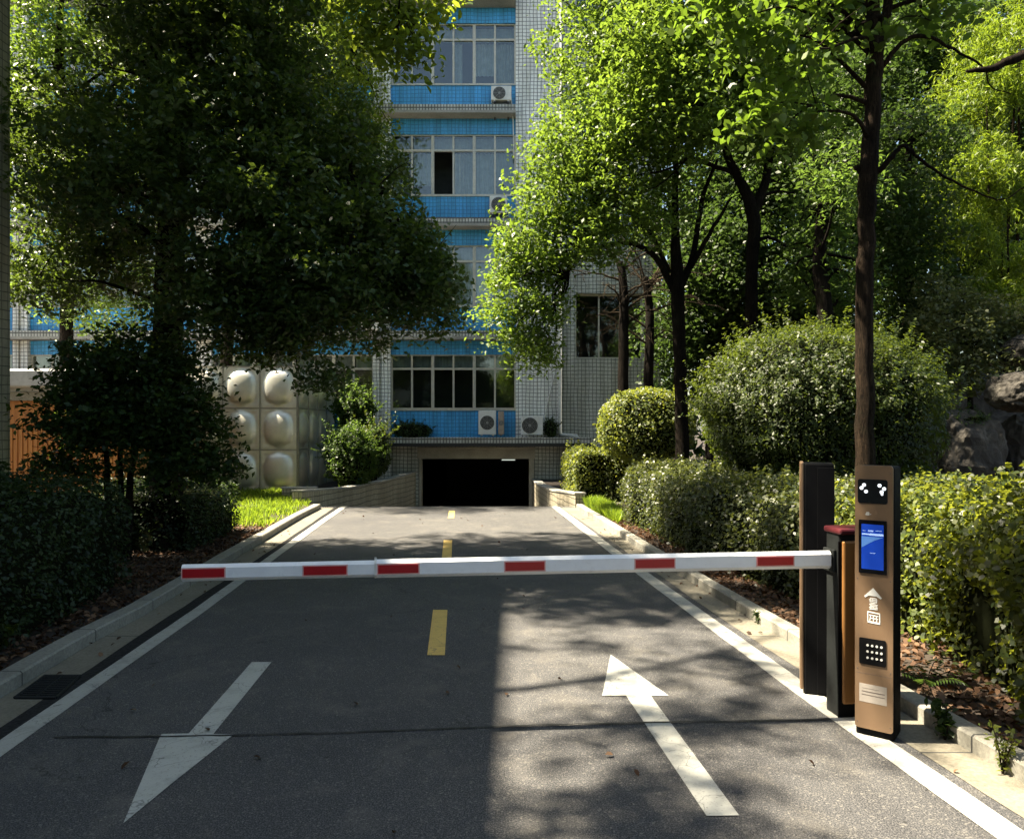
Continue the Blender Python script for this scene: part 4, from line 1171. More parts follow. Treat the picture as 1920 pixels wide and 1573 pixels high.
make_tree('camphor_tree', 'sunlit yellow green camphor tree showing above and behind the big dark one',
    [TG(430, 19.5, 0.16, [(430, 600, 19.5, 0.15), (500, 300, 19.5, 0.12), (560, 60, 19.5, 0.09), (600, -200, 19.5, 0.05)]),
     TP([(465, 420, 19.5, 0.08), (470, 180, 19.5, 0.05), (470, 20, 19.5, 0.03)]), TP([(540, 150, 19.5, 0.07), (640, 130, 19.4, 0.05), (690, 60, 19.4, 0.02)])],
    [lobe(650, 90, 90, 90, 19.4), lobe(560, 60, 110, 110, 19.5), lobe(640, 200, 80, 70, 19.4), lobe(690, 250, 60, 60, 19.4, k=.8), lobe(560, 220, 120, 90, 19.5), lobe(500, -120, 200, 140, 19.5), lobe(700, 330, 60, 60, 19.5), lobe(650, 420, 90, 70, 19.5)],
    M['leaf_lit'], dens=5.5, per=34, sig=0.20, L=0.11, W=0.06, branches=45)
make_tree('camphor_tree', 'bright loosely leaved camphor tree at upper left in front of the white facade',
    [TG(120, 16.8, 0.15, [(125, 600, 16.8, 0.14), (130, 300, 16.8, 0.11), (110, 60, 16.8, 0.08), (150, -200, 16.8, 0.05)]), TP([(128, 400, 16.8, 0.07), (200, 200, 16.6, 0.05), (270, 60, 16.6, 0.03)])],
    [lobe(60, 160, 110, 110, 16.8, k=.8), lobe(120, 60, 130, 90, 16.8, k=.8), lobe(240, 60, 130, 90, 16.6, k=.8), lobe(60, 280, 100, 100, 16.8, k=.8), lobe(180, 560, 130, 70, 16.8, k=.5), lobe(90, 470, 90, 110, 16.8, k=.5), lobe(260, 480, 90, 70, 16.6, k=.5), lobe(150, -140, 220, 120, 16.6)],
    M['leaf_bright'], dens=6.5, per=32, sig=0.20, L=0.105, W=0.06, branches=40)
# overhanging branch, near the lens at the top centre
make_tree('overhanging_tree', 'tree behind the kerb whose dark leafy branch hangs into the top centre of the picture, with unseen clusters added to dapple the road',
    [([Vector((-5.2, 4.6, 0)), Vector((-5.2, 4.6, 3)), Vector((-5.1, 4.6, 6.6))], [0.17, 0.14, 0.09]),
     ([Vector((-5.12, 4.6, 6.1)), Vector((-4.2, 5.1, 7.2)), Vector((-2.7, 6.1, 7.3)), Vector((-1.6, 6.9, 6.6)), Vector((-1.1, 7.2, 5.5))], [0.06, 0.042, 0.026, 0.016, 0.009])],
    [lobe(755, 40, 60, 60, 7.2, k=1.3), lobe(775, 110, 28, 45, 7.2, k=1.5), lobe(690, -20, 80, 60, 7.1, k=1.3), lobe(560, -190, 150, 110, 7.0), lobe(700, 60, 45, 55, 7.4, k=1.3), lobe(815, -20, 50, 50, 7.2, k=1.2),
     (Vector((-4.4, 3.2, 7.5)), 0.95, 0.9, 0.4, 1.3), (Vector((-4.0, 4.35, 7.6)), 0.9, 0.35, 0.3, 0.9), (Vector((-1.75, 4.0, 7.5)), 0.75, 1.4, 0.35, 1.7), (Vector((-3.4, 1.2, 7.5)), 1.2, 1.0, 0.5, 0.8), (Vector((-3.2, 6.9, 7.8)), 1.0, 0.5, 0.4, 0.8), (Vector((-3.3, 4.9, 7.4)), 1.2, 1.1, 0.3, 0.5), (Vector((-4.2, 5.9, 7.7)), 0.7, 0.35, 0.3, 0.4)],  # high clusters out of view, added to dapple the road and shade the hedge
    M['leaf_camphor'], dens=9, per=36, sig=0.13, L=0.075, W=0.042, branches=45, n6=True, br0=0.011)
make_tree('evergreen_bush', 'large black green bush with bare stems in front of the orange shed',
    [TG(205, 8.9, 0.04, [(200, 880, 8.9, 0.035), (190, 760, 8.9, 0.025)]), TG(240, 8.9, 0.045, [(250, 860, 8.9, 0.035), (280, 740, 8.8, 0.02)]), TG(225, 9.0, 0.04, [(226, 860, 9.0, 0.03), (225, 720, 9.0, 0.02)])],
    [lobe(240, 715, 120, 75, 8.9, k=1.2), lobe(150, 765, 85, 80, 8.8, k=1.2), lobe(330, 760, 95, 85, 8.7, k=1.2), lobe(240, 790, 110, 65, 8.7, k=1.1), lobe(130, 860, 70, 55, 8.8, k=.9), lobe(365, 850, 75, 65, 8.8, k=1.1), lobe(290, 860, 60, 45, 8.6, k=.7), lobe(170, 660, 60, 50, 9.0, k=.8), lobe(330, 680, 50, 50, 8.9, k=.8), lobe(250, 640, 70, 40, 9.0, k=.9)],
    M['leaf_dark'], dens=18, per=46, sig=0.12, L=0.075, W=0.042, branches=30, cat='bush', br0=0.015)
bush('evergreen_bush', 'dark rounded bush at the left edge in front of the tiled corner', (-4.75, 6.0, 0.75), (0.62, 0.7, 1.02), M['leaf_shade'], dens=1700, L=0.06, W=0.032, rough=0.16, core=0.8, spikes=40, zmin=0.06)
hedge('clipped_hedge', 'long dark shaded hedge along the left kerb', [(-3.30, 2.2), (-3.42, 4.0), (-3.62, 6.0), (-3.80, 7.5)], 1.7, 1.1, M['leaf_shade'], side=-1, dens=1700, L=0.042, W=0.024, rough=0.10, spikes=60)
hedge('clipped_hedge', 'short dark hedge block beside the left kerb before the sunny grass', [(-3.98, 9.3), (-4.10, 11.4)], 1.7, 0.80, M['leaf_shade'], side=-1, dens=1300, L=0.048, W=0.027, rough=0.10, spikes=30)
bush('leafy_shrub', 'fresh green loose shrub between the steel tank and the garage ramp', at(658, 858, 18.4), (0.62, 0.55, 0.78), M['leaf_feather'], dens=1100, L=0.075, W=0.035, rough=0.2, core=0.74, spikes=110, spl=0.4, zmin=0.06)
bush('leafy_shrub', 'green shrub against the lower windows behind the fresh green one', at(664, 775, 20.9), (0.55, 0.5, 0.68), M['leaf_feather'], dens=900, L=0.085, W=0.04, rough=0.2, core=0.74, spikes=70, spl=0.4, zmin=0.06)
bush('leafy_shrub', 'narrow dim shrub tight against the left end of the garage canopy', at(700, 845, 20.2), (0.45, 0.5, 0.75), M['leaf_yew'], dens=900, L=0.08, W=0.04, rough=0.2, core=0.74, spikes=40, spl=0.4, zmin=0.06)
bush('canopy_shrub', 'dark low shrub growing on top of the garage canopy', at(772, 808, 22.0), (0.60, 0.28, 0.26), M['leaf_dark'], dens=1400, L=0.06, W=0.03, rough=0.2, core=0.8, spikes=20, stems=False, zmin=1.34, spl=0.2)
bush('canopy_shrub', 'small dark shrub beside the wide air conditioner on the canopy', at(1032, 803, 22.0), (0.22, 0.25, 0.30), M['leaf_dark'], dens=1400, L=0.06, W=0.03, rough=0.2, core=0.8, spikes=12, stems=False, zmin=1.34, spl=0.2)

# ================================================================== RIGHT: hedges and bushes
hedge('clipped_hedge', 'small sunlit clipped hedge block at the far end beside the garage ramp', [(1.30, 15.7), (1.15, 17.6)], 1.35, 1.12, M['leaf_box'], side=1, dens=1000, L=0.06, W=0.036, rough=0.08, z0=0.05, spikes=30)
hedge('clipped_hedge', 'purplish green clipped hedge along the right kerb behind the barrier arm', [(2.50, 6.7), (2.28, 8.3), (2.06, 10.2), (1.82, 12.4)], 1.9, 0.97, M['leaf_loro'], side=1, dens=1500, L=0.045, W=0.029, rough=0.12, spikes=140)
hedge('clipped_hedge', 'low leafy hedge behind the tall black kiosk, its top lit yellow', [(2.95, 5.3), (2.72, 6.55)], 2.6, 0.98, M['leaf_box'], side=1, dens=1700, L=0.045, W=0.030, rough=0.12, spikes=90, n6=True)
hedge('clipped_hedge', 'tall near hedge at the right edge with bright yellow green top', [(2.95, 0.6), (2.80, 2.4), (2.74, 3.8), (2.90, 5.2)], 3.2, 1.17, M['leaf_near'], side=1, dens=2300, L=0.046, W=0.030, rough=0.20, spikes=420, n6=True)
hedge('clipped_hedge', 'dark green box hedge filling the space behind the purplish hedge', [(4.6, 6.0), (4.1, 9.0), (3.7, 13.2)], 1.6, 0.98, M['leaf_box'], side=1, dens=800, L=0.055, W=0.034, rough=0.1, spikes=40)
bush('round_bush', 'medium clipped ball bush beside the slender trunk near the shaded wing', at(1212, 800, 15.0), (0.95, 0.85, 0.78), M['leaf_box'], dens=1100, L=0.062, W=0.036, rough=0.07, core=0.86, spikes=20, pw=2.3, spl=0.15)
bush('round_bush', 'huge spiky rounded bush behind the barrier kiosks', at(1530, 775, 10.2), (1.52, 1.35, 1.12), M['leaf_yew'], dens=2100, L=0.052, W=0.022, rough=0.10, core=0.86, spikes=620, pw=2.3, spl=0.30, ow=1.2)
bush('round_bush', 'dark bush under the big spiky one filling down to the hedge', (4.3, 9.6, 0.55), (1.5, 1.1, 0.75), M['leaf_yew'], dens=900, L=0.06, W=0.03, rough=0.1, core=0.86, spikes=20)

# ================================================================== RIGHT: trees
dT = 8.2
make_tree('street_tree', 'tall near tree with a straight dark trunk rising right behind the gold kiosk',
    [TG(1619, dT, 0.105, [(1622, 800, dT, 0.098), (1621, 620, dT, 0.092), (1625, 420, dT, 0.09), (1626, 340, dT, 0.100), (1634, 220, dT, 0.085), (1640, 110, dT, 0.09), (1633, -20, dT, 0.062), (1610, -300, dT, 0.05), (1640, -700, dT, 0.03)]),
     TP([(1642, 130, dT, 0.06), (1662, 20, dT, 0.05), (1690, -150, dT, 0.04), (1760, -420, dT, 0.02)])],
    [lobe(1560, 40, 110, 60, 8.0, k=.7), lobe(1440, 90, 90, 90, 7.8, k=.8), lobe(1500, 200, 60, 60, 7.8, k=.6), lobe(1350, 30, 100, 70, 7.8, k=.8), lobe(1420, 220, 45, 55, 7.6, k=.8), lobe(1700, -100, 200, 100, 8.2, k=.7), lobe(1760, 40, 70, 45, 8.2, k=.4),
     lobe(1500, -180, 220, 120, 8.0, k=.6), lobe(1600, -460, 300, 180, 8.2, k=.6)],
    M['leaf_big'], dens=8, per=22, sig=0.16, L=0.115, W=0.075, branches=50, n6=True, bark='bark_brown',
    extra_branches=[TP([(1627, 95, dT, 0.035), (1610, 60, dT, 0.028), (1575, 18, 8.0, 0.022), (1520, 8, 7.9, 0.014), (1480, 12, 7.8, 0.008)]),
                    TP([(1650, 130, dT, 0.030), (1690, 82, 8.1, 0.024), (1735, 68, 8.0, 0.020), (1800, 100, 8.0, 0.014), (1845, 128, 8.0, 0.010), (1855, 160, 8.0, 0.007), (1900, 178, 8.0, 0.004)]),
                    TP([(1636, 330, dT, 0.035), (1668, 300, 8.1, 0.03), (1692, 272, 8.1, 0.022), (1715, 290, 8.0, 0.017), (1760, 325, 8.0, 0.014), (1830, 360, 8.0, 0.010), (1880, 374, 8.0, 0.008), (1930, 345, 8.0, 0.005)]),
                    TP([(1618, 325, dT, 0.04), (1604, 312, dT, 0.03)])])
dB = 13.0
make_tree('forked_tree', 'tree with a clear Y fork between the slender trunk and the near tall tree',
    [TG(1408, dB, 0.12, [(1408, 640, dB, 0.115), (1410, 500, dB, 0.105), (1412, 400, dB, 0.12), (1385, 335, dB, 0.08), (1358, 270, dB, 0.065), (1340, 150, dB, 0.045), (1330, 0, dB, 0.03)]),
     TP([(1412, 405, dB, 0.09), (1436, 335, dB, 0.075), (1446, 260, dB, 0.06), (1450, 120, dB, 0.045), (1430, -60, dB, 0.03)])],
    [lobe(1300, 160, 130, 120, 12.4), lobe(1230, 80, 120, 110, 12.4), lobe(1420, 150, 120, 130, 12.6), lobe(1330, 40, 150, 110, 12.6), lobe(1500, 60, 110, 100, 12.8), lobe(1180, 220, 100, 90, 12.6), lobe(1470, 250, 80, 70, 12.8, k=.7), lobe(1300, 260, 80, 50, 12.4, k=.7), lobe(1350, -160, 260, 130, 12.8)],
    M['leaf_bright'], dens=8, per=36, sig=0.17, L=0.095, W=0.055, branches=60, bark='bark',
    extra_branches=[TP([(1375, 325, dB, 0.045), (1320, 305, 12.9, 0.035), (1290, 297, 12.8, 0.028), (1250, 318, 12.7, 0.018), (1180, 330, 12.6, 0.010)]),
                    TP([(1425, 372, dB, 0.04), (1450, 360, dB, 0.03), (1490, 362, 12.9, 0.015)]),
                    TP([(1412, 455, dB, 0.04), (1440, 445, 12.9, 0.03), (1475, 462, 12.8, 0.024), (1510, 470, 12.8, 0.012)]),
                    TP([(1290, 297, 12.8, 0.02), (1240, 345, 12.7, 0.012), (1200, 360, 12.7, 0.006)])])
dC = 14.0
make_tree('spreading_tree', 'slender trunk tree with arching limbs and a broad bright crown beside the white wall',
    [TG(1281, dC, 0.135, [(1279, 800, dC, 0.125), (1274, 650, dC, 0.12), (1270, 530, dC, 0.13), (1266, 420, dC, 0.07), (1266, 300, dC, 0.05), (1250, 150, dC, 0.03)]),
     TP([(1276, 535, dC, 0.08), (1300, 480, dC, 0.06), (1315, 380, dC, 0.045), (1345, 300, dC, 0.025)]),
     TP([(1284, 520, dC, 0.06), (1330, 440, 13.9, 0.04), (1372, 370, 13.9, 0.02)]),
     TP([(1264, 545, dC, 0.075), (1235, 490, 13.9, 0.06), (1195, 460, 13.8, 0.045), (1145, 458, 13.7, 0.032), (1095, 478, 13.6, 0.018), (1060, 520, 13.5, 0.008)]),
     TP([(1255, 510, dC, 0.05), (1215, 430, 13.9, 0.035), (1160, 390, 13.8, 0.022), (1110, 380, 13.7, 0.010)])],
    [lobe(1130, 120, 110, 110, 13.8), lobe(1090, 240, 100, 100, 13.6), lobe(1180, 260, 120, 110, 13.6), lobe(1040, 340, 90, 90, 13.4), lobe(1130, 380, 120, 90, 13.4), lobe(1000, 450, 80, 80, 13.3), lobe(1075, 455, 90, 60, 13.3),
     lobe(985, 560, 68, 65, 13.3), lobe(1030, 560, 45, 50, 13.4, k=.8), lobe(1220, 380, 100, 80, 13.8, k=.8), lobe(1010, 640, 50, 45, 13.5, k=.8), lobe(1200, 120, 100, 90, 13.8), lobe(1140, -40, 160, 110, 13.8), lobe(945, 600, 45, 55, 13.5, k=.9), lobe(1000, 655, 55, 40, 13.5, k=1.0), lobe(960, 500, 50, 60, 13.4), lobe(1030, 110, 30, 30, 13.6, k=.7), lobe(1250, 200, 90, 100, 13.9, k=.8)],
    M['leaf_bright'], dens=8.5, per=38, sig=0.17, L=0.088, W=0.050, branches=80)
def bare(name, label, px, d, r, seed, fork=560):
    rnd = random.Random(seed)
    base = Vector(((px-960)/F*d, d, SOIL-0.05)); t = thing(name, base, label, 'tree')
    bm = NB(); p, q = smooth_path([base, at(px, 740, d), at(px+2, fork, d), at(px-6, fork-70, d)], [r*1.3, r, r*0.85, r*0.6], 5, 0.01)
    tube(bm, [v - base for v in p], q, 9); obj('trunk', bm, M['bark'], t, True)
    bm = NB()
    for k in range(12):
        s = Vector(at(px, fork + rnd.uniform(-60, 60), d)) - base
        a = rnd.uniform(-1, 1); e = s + Vector((a*1.5, rnd.uniform(-.6, .6), rnd.uniform(0.1, 1.5)*(1.2-abs(a))))
        m = s.lerp(e, .5) + Vector((0, 0, rnd.uniform(0.1, .35)))
        p, q = smooth_path([s, m, e], [r*0.26, r*0.14, 0.008], 5, 0.02, rnd); tube(bm, p, q, 6)
        for _ in range(5):
            b = p[rnd.randrange(3, len(p))]; e2 = b + Vector((rnd.uniform(-.7, .5), rnd.uniform(-.3, .3), rnd.uniform(-.5, .35)))
            tube(bm, [b, b.lerp(e2, .5) + Vector((0, 0, .06)), e2], [0.012, 0.008, 0.003], 4, False)
            b2_ = b.lerp(e2, .6); e3 = b2_ + Vector((rnd.uniform(-.4, .2), rnd.uniform(-.2, .2), rnd.uniform(-.3, .1))); tube(bm, [b2_, e3], [0.006, 0.002], 4, False)
    obj('branches', bm, M['twig'], t, True)
bare('bare_tree', 'nearly bare dark tree directly in front of the shaded wing window, left of its twin', 1168, 17.5, 0.13, 4)
bare('bare_tree', 'nearly bare dark tree at the right side of the shaded wing window', 1216, 18.2, 0.125, 9, 590)

# background woods: each tree on its own
back = [
 ('backdrop_tree', 'mid green feathery tree with drooping sprays left of the near tall trunk', 1545, 11.5, [(1540, 430, 60, 110), (1520, 520, 45, 70), (1575, 330, 70, 90), (1590, 520, 55, 90)], 'leaf_feather', 8, 34, 0.15, 0.10, 0.035),
 ('backdrop_tree', 'rounded deep green tree right of the near tall trunk', 1700, 14.0, [(1700, 520, 85, 130), (1690, 620, 90, 60), (1720, 400, 80, 90), (1650, 430, 60, 120), (1690, 280, 110, 100)], 'leaf_back', 9, 40, 0.17, 0.09, 0.05),
 ('backdrop_tree', 'dark tree filling the top right between trunk and bamboo', 1780, 18.0, [(1750, 200, 130, 130), (1700, 80, 150, 100), (1800, 330, 100, 110), (1830, 60, 120, 100), (1620, 180, 110, 120)], 'leaf_back', 7, 36, 0.22, 0.12, 0.07),
 ('backdrop_tree', 'shadowy tree behind the forked trunk', 1440, 20.0, [(1440, 520, 110, 120), (1380, 600, 100, 90), (1500, 600, 110, 90), (1450, 380, 120, 110), (1340, 480, 90, 120)], 'leaf_back', 6, 34, 0.24, 0.13, 0.08),
 ('backdrop_tree', 'sunlit mid green tree rising behind the slender trunk', 1330, 21.0, [(1300, 420, 110, 100), (1260, 620, 60, 120), (1330, 560, 80, 110), (1340, 680, 110, 90), (1390, 300, 130, 110)], 'leaf_back', 6, 34, 0.24, 0.13, 0.08),
 ('backdrop_tree', 'far dark tree between the big spiky bush and the rocks', 1620, 19.0, [(1600, 620, 110, 100), (1560, 480, 110, 110), (1640, 380, 120, 120), (1560, 300, 110, 100), (1720, 700, 110, 110)], 'leaf_back', 6, 34, 0.23, 0.13, 0.08),
 ('backdrop_tree', 'tall dark tree closing the gap above the fork', 1560, 24.0, [(1520, 150, 140, 130), (1400, 60, 150, 120), (1620, 60, 150, 120), (1480, 280, 130, 110), (1250, 160, 130, 140)], 'leaf_back', 5, 34, 0.28, 0.15, 0.09),
 ('backdrop_tree', 'deep green tree at the far right edge behind the bamboo', 1900, 20.0, [(1880, 300, 130, 140), (1900, 520, 130, 110), (1960, 120, 140, 140), (1830, 480, 90, 110), (1980, 660, 140, 120)], 'leaf_back', 6, 34, 0.24, 0.13, 0.08),
]
for nm, lab, px, d, lbs, mt, dn, pr, sg, L, W in back:
    ty = min(b - c for _, b, _, c in lbs) + 60
    make_tree(nm, lab, [TG(px, d, 0.14, [(px+5, 650, d, 0.13), (px-8, (650+ty)/2, d, 0.1), (px+8, ty, d, 0.05)])],
              [lobe(a, b, c, e, d + random.uniform(-.8, .8)) for a, b, c, e in lbs], M[mt], dens=dn, per=pr, sig=sg, L=L, W=W, branches=30, group='trees in the wood on the right')
for i, (x, y, lab) in enumerate([(-6.5, -16, 'left'), (1.5, -19, 'middle'), (9.5, -16, 'right')]):  # trees added out of view so the lower windows mirror something dark
    g = Vector((x, y, SOIL))
    make_tree('roadside_tree', 'unseen leafy tree added behind the viewer to darken the lower windows, %s of three' % lab, [([g, g + Vector((0.1, 0, 3)), g + Vector((0, 0.2, 8))], [0.25, 0.2, 0.1])],
              [(g + Vector((0, 0, 6)), 4.2, 3, 4, 1), (g + Vector((2, 0, 3)), 3.2, 2, 2.6, 1), (g + Vector((-2, 0, 3)), 3.2, 2, 2.6, 1)], M['leaf_back'], dens=1.6, per=26, sig=0.5, L=0.3, W=0.2, branches=10)
n = 26000
W_ = np.stack([rng.uniform(4.8, 46, n), rng.uniform(29, 37, n), rng.uniform(0, 1, n)**0.8*17], axis=1)
W_[:, 2] *= 0.8 + 0.2*np.sin(W_[:, 0]*0.55); W_[:, 1] += 2.5*nz(W_, 0.5, 2.0)
o = faces_mesh('woodland', leaf_arrays(W_, 0.42, 0.28, 0.5, 0.3), [M['leaf_back']]); tag(o, 'dark wood closing the view behind the trees on the right', 'wood', kind='stuff')
# sunlit bamboo clumps, drooping sprays
def bamboo(label, culms, lobes, seed):
    rnd = random.Random(seed)
    base = Vector(((culms[0][0]-960)/F*culms[0][1], culms[0][1], SOIL)); t = thing('bamboo_clump', base, label, 'bamboo', group='bamboo on the right')
    for px, d, top, lean in culms:
        bm = NB(); g = Vector(((px-960)/F*d, d, SOIL-0.03)); tp = at(px+lean, top, d)
        mid = g.lerp(tp, .55) + Vector(((-lean)/F*d*0.25, 0, 0))
        p, q = smooth_path([g, mid, tp], [0.035, 0.03, 0.012], 8); tube(bm, [v - base for v in p], q, 8); obj('culm', bm, M['bark_brown'], t, True)
    pts = []
    for c, rx, ry, rz, k in lobes:
        n = int(150*k)
        d = rng.normal(size=(n, 3)); d[:, 2] = np.abs(d[:, 2])*0.8 - 0.25; d /= np.linalg.norm(d, axis=1)[:, None]
        S = d*np.array([rx, ry, rz])*rng.uniform(0.3, 0.95, n)[:, None] + np.array(c)
        m = 46; tt = np.tile(np.linspace(0, 1, m), n)
        out = np.stack([d[:, 0]*0.55 + rng.normal(size=n)*0.15, d[:, 1]*0.55 + rng.normal(size=n)*.15, np.zeros(n)], axis=1)
        ln = rng.uniform(0.5, 1.0, n)
        Q = np.repeat(S, m, 0) + np.repeat(out*ln[:, None], m, 0)*tt[:, None]
        Q[:, 2] += 0.15*tt - 0.75*tt*tt*np.repeat(ln, m) + rng.normal(size=n*m)*0.045
        Q[:, :2] += rng.normal(size=(n*m, 2))*0.045
        pts.append(Q)
    P = np.concatenate(pts) - np.array(base)
    V = leaf_arrays(P, 0.12, 0.022, 0.3, 1.3)
    faces_mesh('foliage', V, [M['leaf_bamboo']], t)
bamboo('tall sunlit yellow green bamboo drooping at the right edge', [(1880, 15.0, 60, 30), (1905, 15.2, -40, 10), (1860, 15.1, 200, -10)],
       [lobe(1850, 190, 75, 130, 15, k=1.3), lobe(1900, 80, 90, 110, 15, k=1.2), lobe(1830, 330, 70, 90, 15, k=1.2), lobe(1800, 440, 45, 80, 14.8, k=.8), lobe(1880, 400, 60, 110, 15.2, k=.8)], 3)
bamboo('thin lower bamboo stems with pale leaves over the rockery', [(1895, 13.6, 420, -6), (1875, 13.8, 470, 4)], [lobe(1870, 560, 60, 60, 13.8, k=.6), lobe(1910, 500, 50, 80, 13.8, k=.6)], 8)
make_tree('vine_bush', 'pale leafy shrub hanging over the dark rock cave', [TG(1820, 12.6, 0.05, [(1820, 760, 12.6, .045), (1810, 660, 12.6, .03)])],
    [lobe(1790, 620, 75, 70, 12.2), lobe(1850, 600, 80, 60, 12.3), lobe(1830, 690, 80, 55, 12.0), lobe(1740, 690, 40, 55, 12.2), lobe(1900, 640, 60, 50, 12.3), lobe(1770, 560, 60, 50, 12.6)], M['leaf_pale'], dens=10, per=40, sig=0.13, L=0.075, W=0.045, branches=20, cat='shrub')
# overhanging bare branch coming in at the upper right, belonging to a tree beside the road
make_tree('roadside_tree', 'tree outside the right edge sending one thick bare branch into the picture', 
    [TG(2350, 6.5, 0.16, [(2350, 500, 6.5, 0.15), (2340, 0, 6.5, 0.13), (2330, -500, 6.5, 0.09)])],
    [lobe(2350, -450, 260, 200, 6.5, k=.6), lobe(2150, -350, 180, 130, 6.6, k=.5)], M['leaf_big'], dens=7, per=22, sig=0.17, L=0.10, W=0.06, branches=24, bark='bark_brown',
    extra_branches=[TP([(2338, 60, 6.5, 0.09), (2150, 70, 6.5, 0.065), (2000, 92, 6.5, 0.05), (1920, 105, 6.5, 0.042), (1860, 127, 6.5, 0.03), (1812, 134, 6.5, 0.012)])])

# ================================================================== ROCKERY
def boulder(label, c, r, seed, flat_top=None, rough=0.28):
    t = bpy.data.objects.new('boulder', None)
    bm = NB(); bmesh.ops.create_icosphere(bm, subdivisions=5, radius=1.0)
    V = np.array([v.co[:] for v in bm.verts])
    s = seed*3.7
    b = 1 + rough*(0.6*nz(V*2.2, 1, s) + 0.4*nz(V*5.5, 1, s+2) + 0.3*np.abs(nz(V*11, 1, s+5)) + 0.12*nz(V*25, 1, s+5))
    V = np.sign(V)*np.abs(V)**0.8 * b[:, None] * np.array(r)
    for v, q in zip(bm.verts, V): v.co = q
    o = obj('boulder', bm, M['rock'], None, False); o.location = c
    bpy.data.objects.remove(t)
    return tag(o, label, 'rock', 'rocks of the rockery')
boulder('pale overhanging rock at the right edge above the cave', at(1915, 735, 11.2), (0.32, 0.5, 0.30), 3)
boulder('dark rock slab over the cave with a small pale rim', at(1925, 655, 11.8), (0.32, 0.5, 0.24), 5)
boulder('broad dark rock in the shade under the moss', at(1800, 850, 11.6), (0.55, 0.5, 0.62), 7)
boulder('small pale rock post rising from the hedge left of the cave', at(1733, 895, 10.6), (0.11, 0.14, 0.30), 8)
boulder('dark craggy rock at the lower right of the cave', at(1925, 880, 11.8), (0.45, 0.5, 0.75), 9)
boulder('rear rock wall closing the cave', (8.3, 13.6, 1.0), (2.2, 0.7, 1.5), 10)
bush('moss_tuft', 'green mossy tuft on top of the broad dark rock', at(1800, 790, 11.5), (0.42, 0.35, 0.12), M['leaf_back'], dens=1800, L=0.05, W=0.02, rough=0.2, spikes=30, stems=False, cat='moss', zmin=at(1800, 790, 11.5).z-0.1, spl=0.15)

# ================================================================== GRASS, LITTER, SMALL PLANTS
def grass_patch(label, pts, n, h, w=0.012):
    xs = [p[0] for p in pts]; ys = [p[1] for p in pts]; out = []
    def inside(x, y):
        c = False; j = len(pts)-1
        for i in range(len(pts)):
            if (pts[i][1] > y) != (pts[j][1] > y) and x < (pts[j][0]-pts[i][0])*(y-pts[i][1])/(pts[j][1]-pts[i][1]) + pts[i][0]: c = not c
            j = i
        return c
    while len(out) < n:
        x, y = random.uniform(min(xs), max(xs)), random.uniform(min(ys), max(ys))
        if inside(x, y) and (math.sin(x*5)+math.cos(y*4.1)+random.uniform(-1.4, 1.4)) > -0.8: out.append((x, y, SOIL))
    B = np.array(out); n = len(B); a = rng.uniform(0, 6.28, n); hh = h*rng.uniform(0.4, 1.3, n)
    dx = np.stack([np.cos(a), np.sin(a), np.zeros(n)], 1)*w*0.5; ln = rng.normal(size=(n, 3))*0.35; ln[:, 2] = 1; ln *= hh[:, None]
    V = np.stack([B - dx, B + dx, B + ln*0.6 + dx*0.8, B + ln + rng.normal(size=(n, 3))*0.02, B + ln*0.6 - dx*0.8], 1)
    o = faces_mesh('grass', V, [M['grass']]); return tag(o, label, 'grass', kind='stuff')
grass_patch('sunlit yellow green grass at the foot of the steel tank', [(KL(11.6)-0.2, 11.6), (KL(15)-0.2, 15.0), (-4.5, 16.4), (-5.2, 18.2), (-9.0, 18.2), (-7.5, 14.0), (-5.4, 11.8)], 16000, 0.11)
grass_patch('small bright tuft of grass beside the far right kerb', [(KR(11.6)+0.15, 12.2), (KR(15)+0.15, 15.0), (1.75, 15.4), (2.0, 13.2)], 6000, 0.16, 0.014)
def scatter_leaves(label, region, n, z, L, name='leaf_litter', spread=0.01):
    P = []
    while len(P) < n:
        y = random.uniform(region[2], region[3]); x = random.uniform(region[0](y), region[1](y)); P.append((x, y, z + random.uniform(0, spread)))
    V = leaf_arrays(np.array(P), L, L*0.62, 1.6, 0.0, 0.22, n6=True)
    o = faces_mesh(name, V, [M['litter']]); return tag(o, label, 'leaf litter', kind='stuff')
scatter_leaves('brown leaf litter under the left hedge', (lambda y: KL(y)-1.6, lambda y: KL(y)-0.16, 1.5, 12.5), 9000, SOIL+0.006, 0.05, spread=0.025)
scatter_leaves('brown leaf litter between right kerb and hedges', (lambda y: KR(y)+0.13, lambda y: KR(y)+1.5, 1.2, 12.5), 9000, SOIL+0.006, 0.05, spread=0.025)
scatter_leaves('few dry leaves lying on the road', (lambda y: GL(y)+0.1, lambda y: GR(y)-0.1, 2.5, 15), 60, 0.012, 0.04, name='fallen_leaves', spread=0.002)
scatter_leaves('few dry leaves lying in the right gutter', (lambda y: GR(y), lambda y: KR(y), 1.5, 12), 40, 0.012, 0.04, name='fallen_leaves', spread=0.002)
scatter_leaves('few dry leaves lying in the left gutter', (lambda y: KL(y), lambda y: GL(y), 1.5, 12), 40, 0.012, 0.04, name='fallen_leaves', spread=0.002)

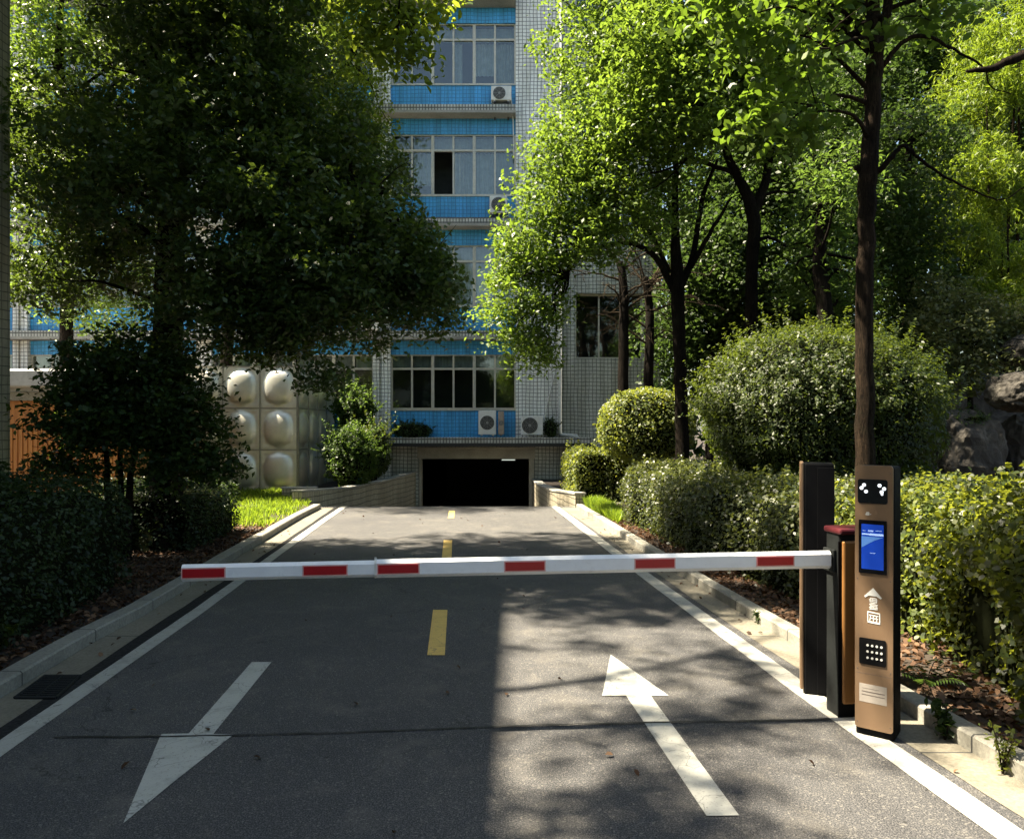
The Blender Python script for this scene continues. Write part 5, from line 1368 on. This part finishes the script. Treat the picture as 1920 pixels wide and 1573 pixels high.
def weed(name, label, loc, n, h, L, W, mat, spread=0.12, lean=0.3, cat='weed'):
    t = thing(name, loc, label, cat)
    bm = NB(); pts = []
    for i in range(n):
        a = random.uniform(0, 6.28); e = Vector((math.cos(a)*spread*random.uniform(.3, 1), math.sin(a)*spread*random.uniform(.3, 1), h*random.uniform(.55, 1)))
        m = e*0.5 + Vector((0, 0, h*0.12)); p, q = smooth_path([(0, 0, -0.01), m, e], [0.004, 0.003, 0.0015], 4); tube(bm, p, q, 5, False)
        for k in range(2, len(p)):
            for _ in range(3): pts.append(tuple(p[k] + Vector((random.gauss(0, .016), random.gauss(0, .016), random.gauss(0, .01)))))
    obj('stem', bm, M['twig'], t, True)
    faces_mesh('leaves', leaf_arrays(np.array(pts), L, W, 0.7, 0.3, n6=True), [mat], t)
    return t
weed('weed_plant', 'leafy weed growing at the shaded foot of the right kerb nearest the kiosk', (gp(1772, 1388)), 6, 0.20, 0.045, 0.022, M['leaf_back'], 0.07)
weed('weed_plant', 'thin weed against the sunlit right kerb further toward the viewer', (gp(1880, 1452)), 6, 0.24, 0.035, 0.014, M['leaf_box'], 0.06)
weed('weed_plant', 'small dark weed on the kerb left of the black kiosk', (gp(1424, 1170)), 7, 0.10, 0.03, 0.012, M['leaf_dark'], 0.05)
weed('broadleaf_plant', 'low broadleaved plant in the near right bed with pale round leaves', (2.92, 4.05, SOIL), 6, 0.26, 0.085, 0.062, M['leaf_pale'], 0.16)
weed('broadleaf_plant', 'green leafy sprig at the left edge beside the near hedge', (gp(-12, 1240)), 8, 0.30, 0.075, 0.035, M['leaf_yew'], 0.16)
# fern beside the kiosk
fl = Vector((2.52, 4.55, SOIL)); ft = thing('fern', fl, 'small fern with arching fronds between kiosk and near hedge', 'fern')
bm = NB(); Vf = []
for i in range(7):
    a = R(-40 + i*45 + random.uniform(-10, 10)); ln = random.uniform(0.22, 0.34)
    for k in range(1, 15):
        t = k/15; p = Vector((math.cos(a)*ln*t, math.sin(a)*ln*t, ln*(1.1*t - 0.9*t*t)))
        wdt = 0.065*math.sin(math.pi*min(1, t*1.05+0.08))
        sd = Vector((-math.sin(a), math.cos(a), 0)); fw = Vector((math.cos(a), math.sin(a), 0))
        for s in (-1, 1):
            Vf.append([p - fw*0.006, p + sd*s*wdt*0.6 + fw*0.004 - Vector((0, 0, .004)), p + sd*s*wdt + fw*0.02 - Vector((0, 0, .012)), p + sd*s*wdt*0.5 + fw*0.014])
    pth = [Vector((math.cos(a)*ln*t, math.sin(a)*ln*t, ln*(1.1*t - 0.9*t*t))) for t in (0, .25, .5, .75, 1)]
    tube(bm, pth, [0.004, 0.003, 0.003, 0.002, 0.001], 5, False)
obj('stem', bm, M['twig'], ft)
faces_mesh('fronds', np.array([[tuple(q) for q in v] for v in Vf]), [M['leaf_feather']], ft)
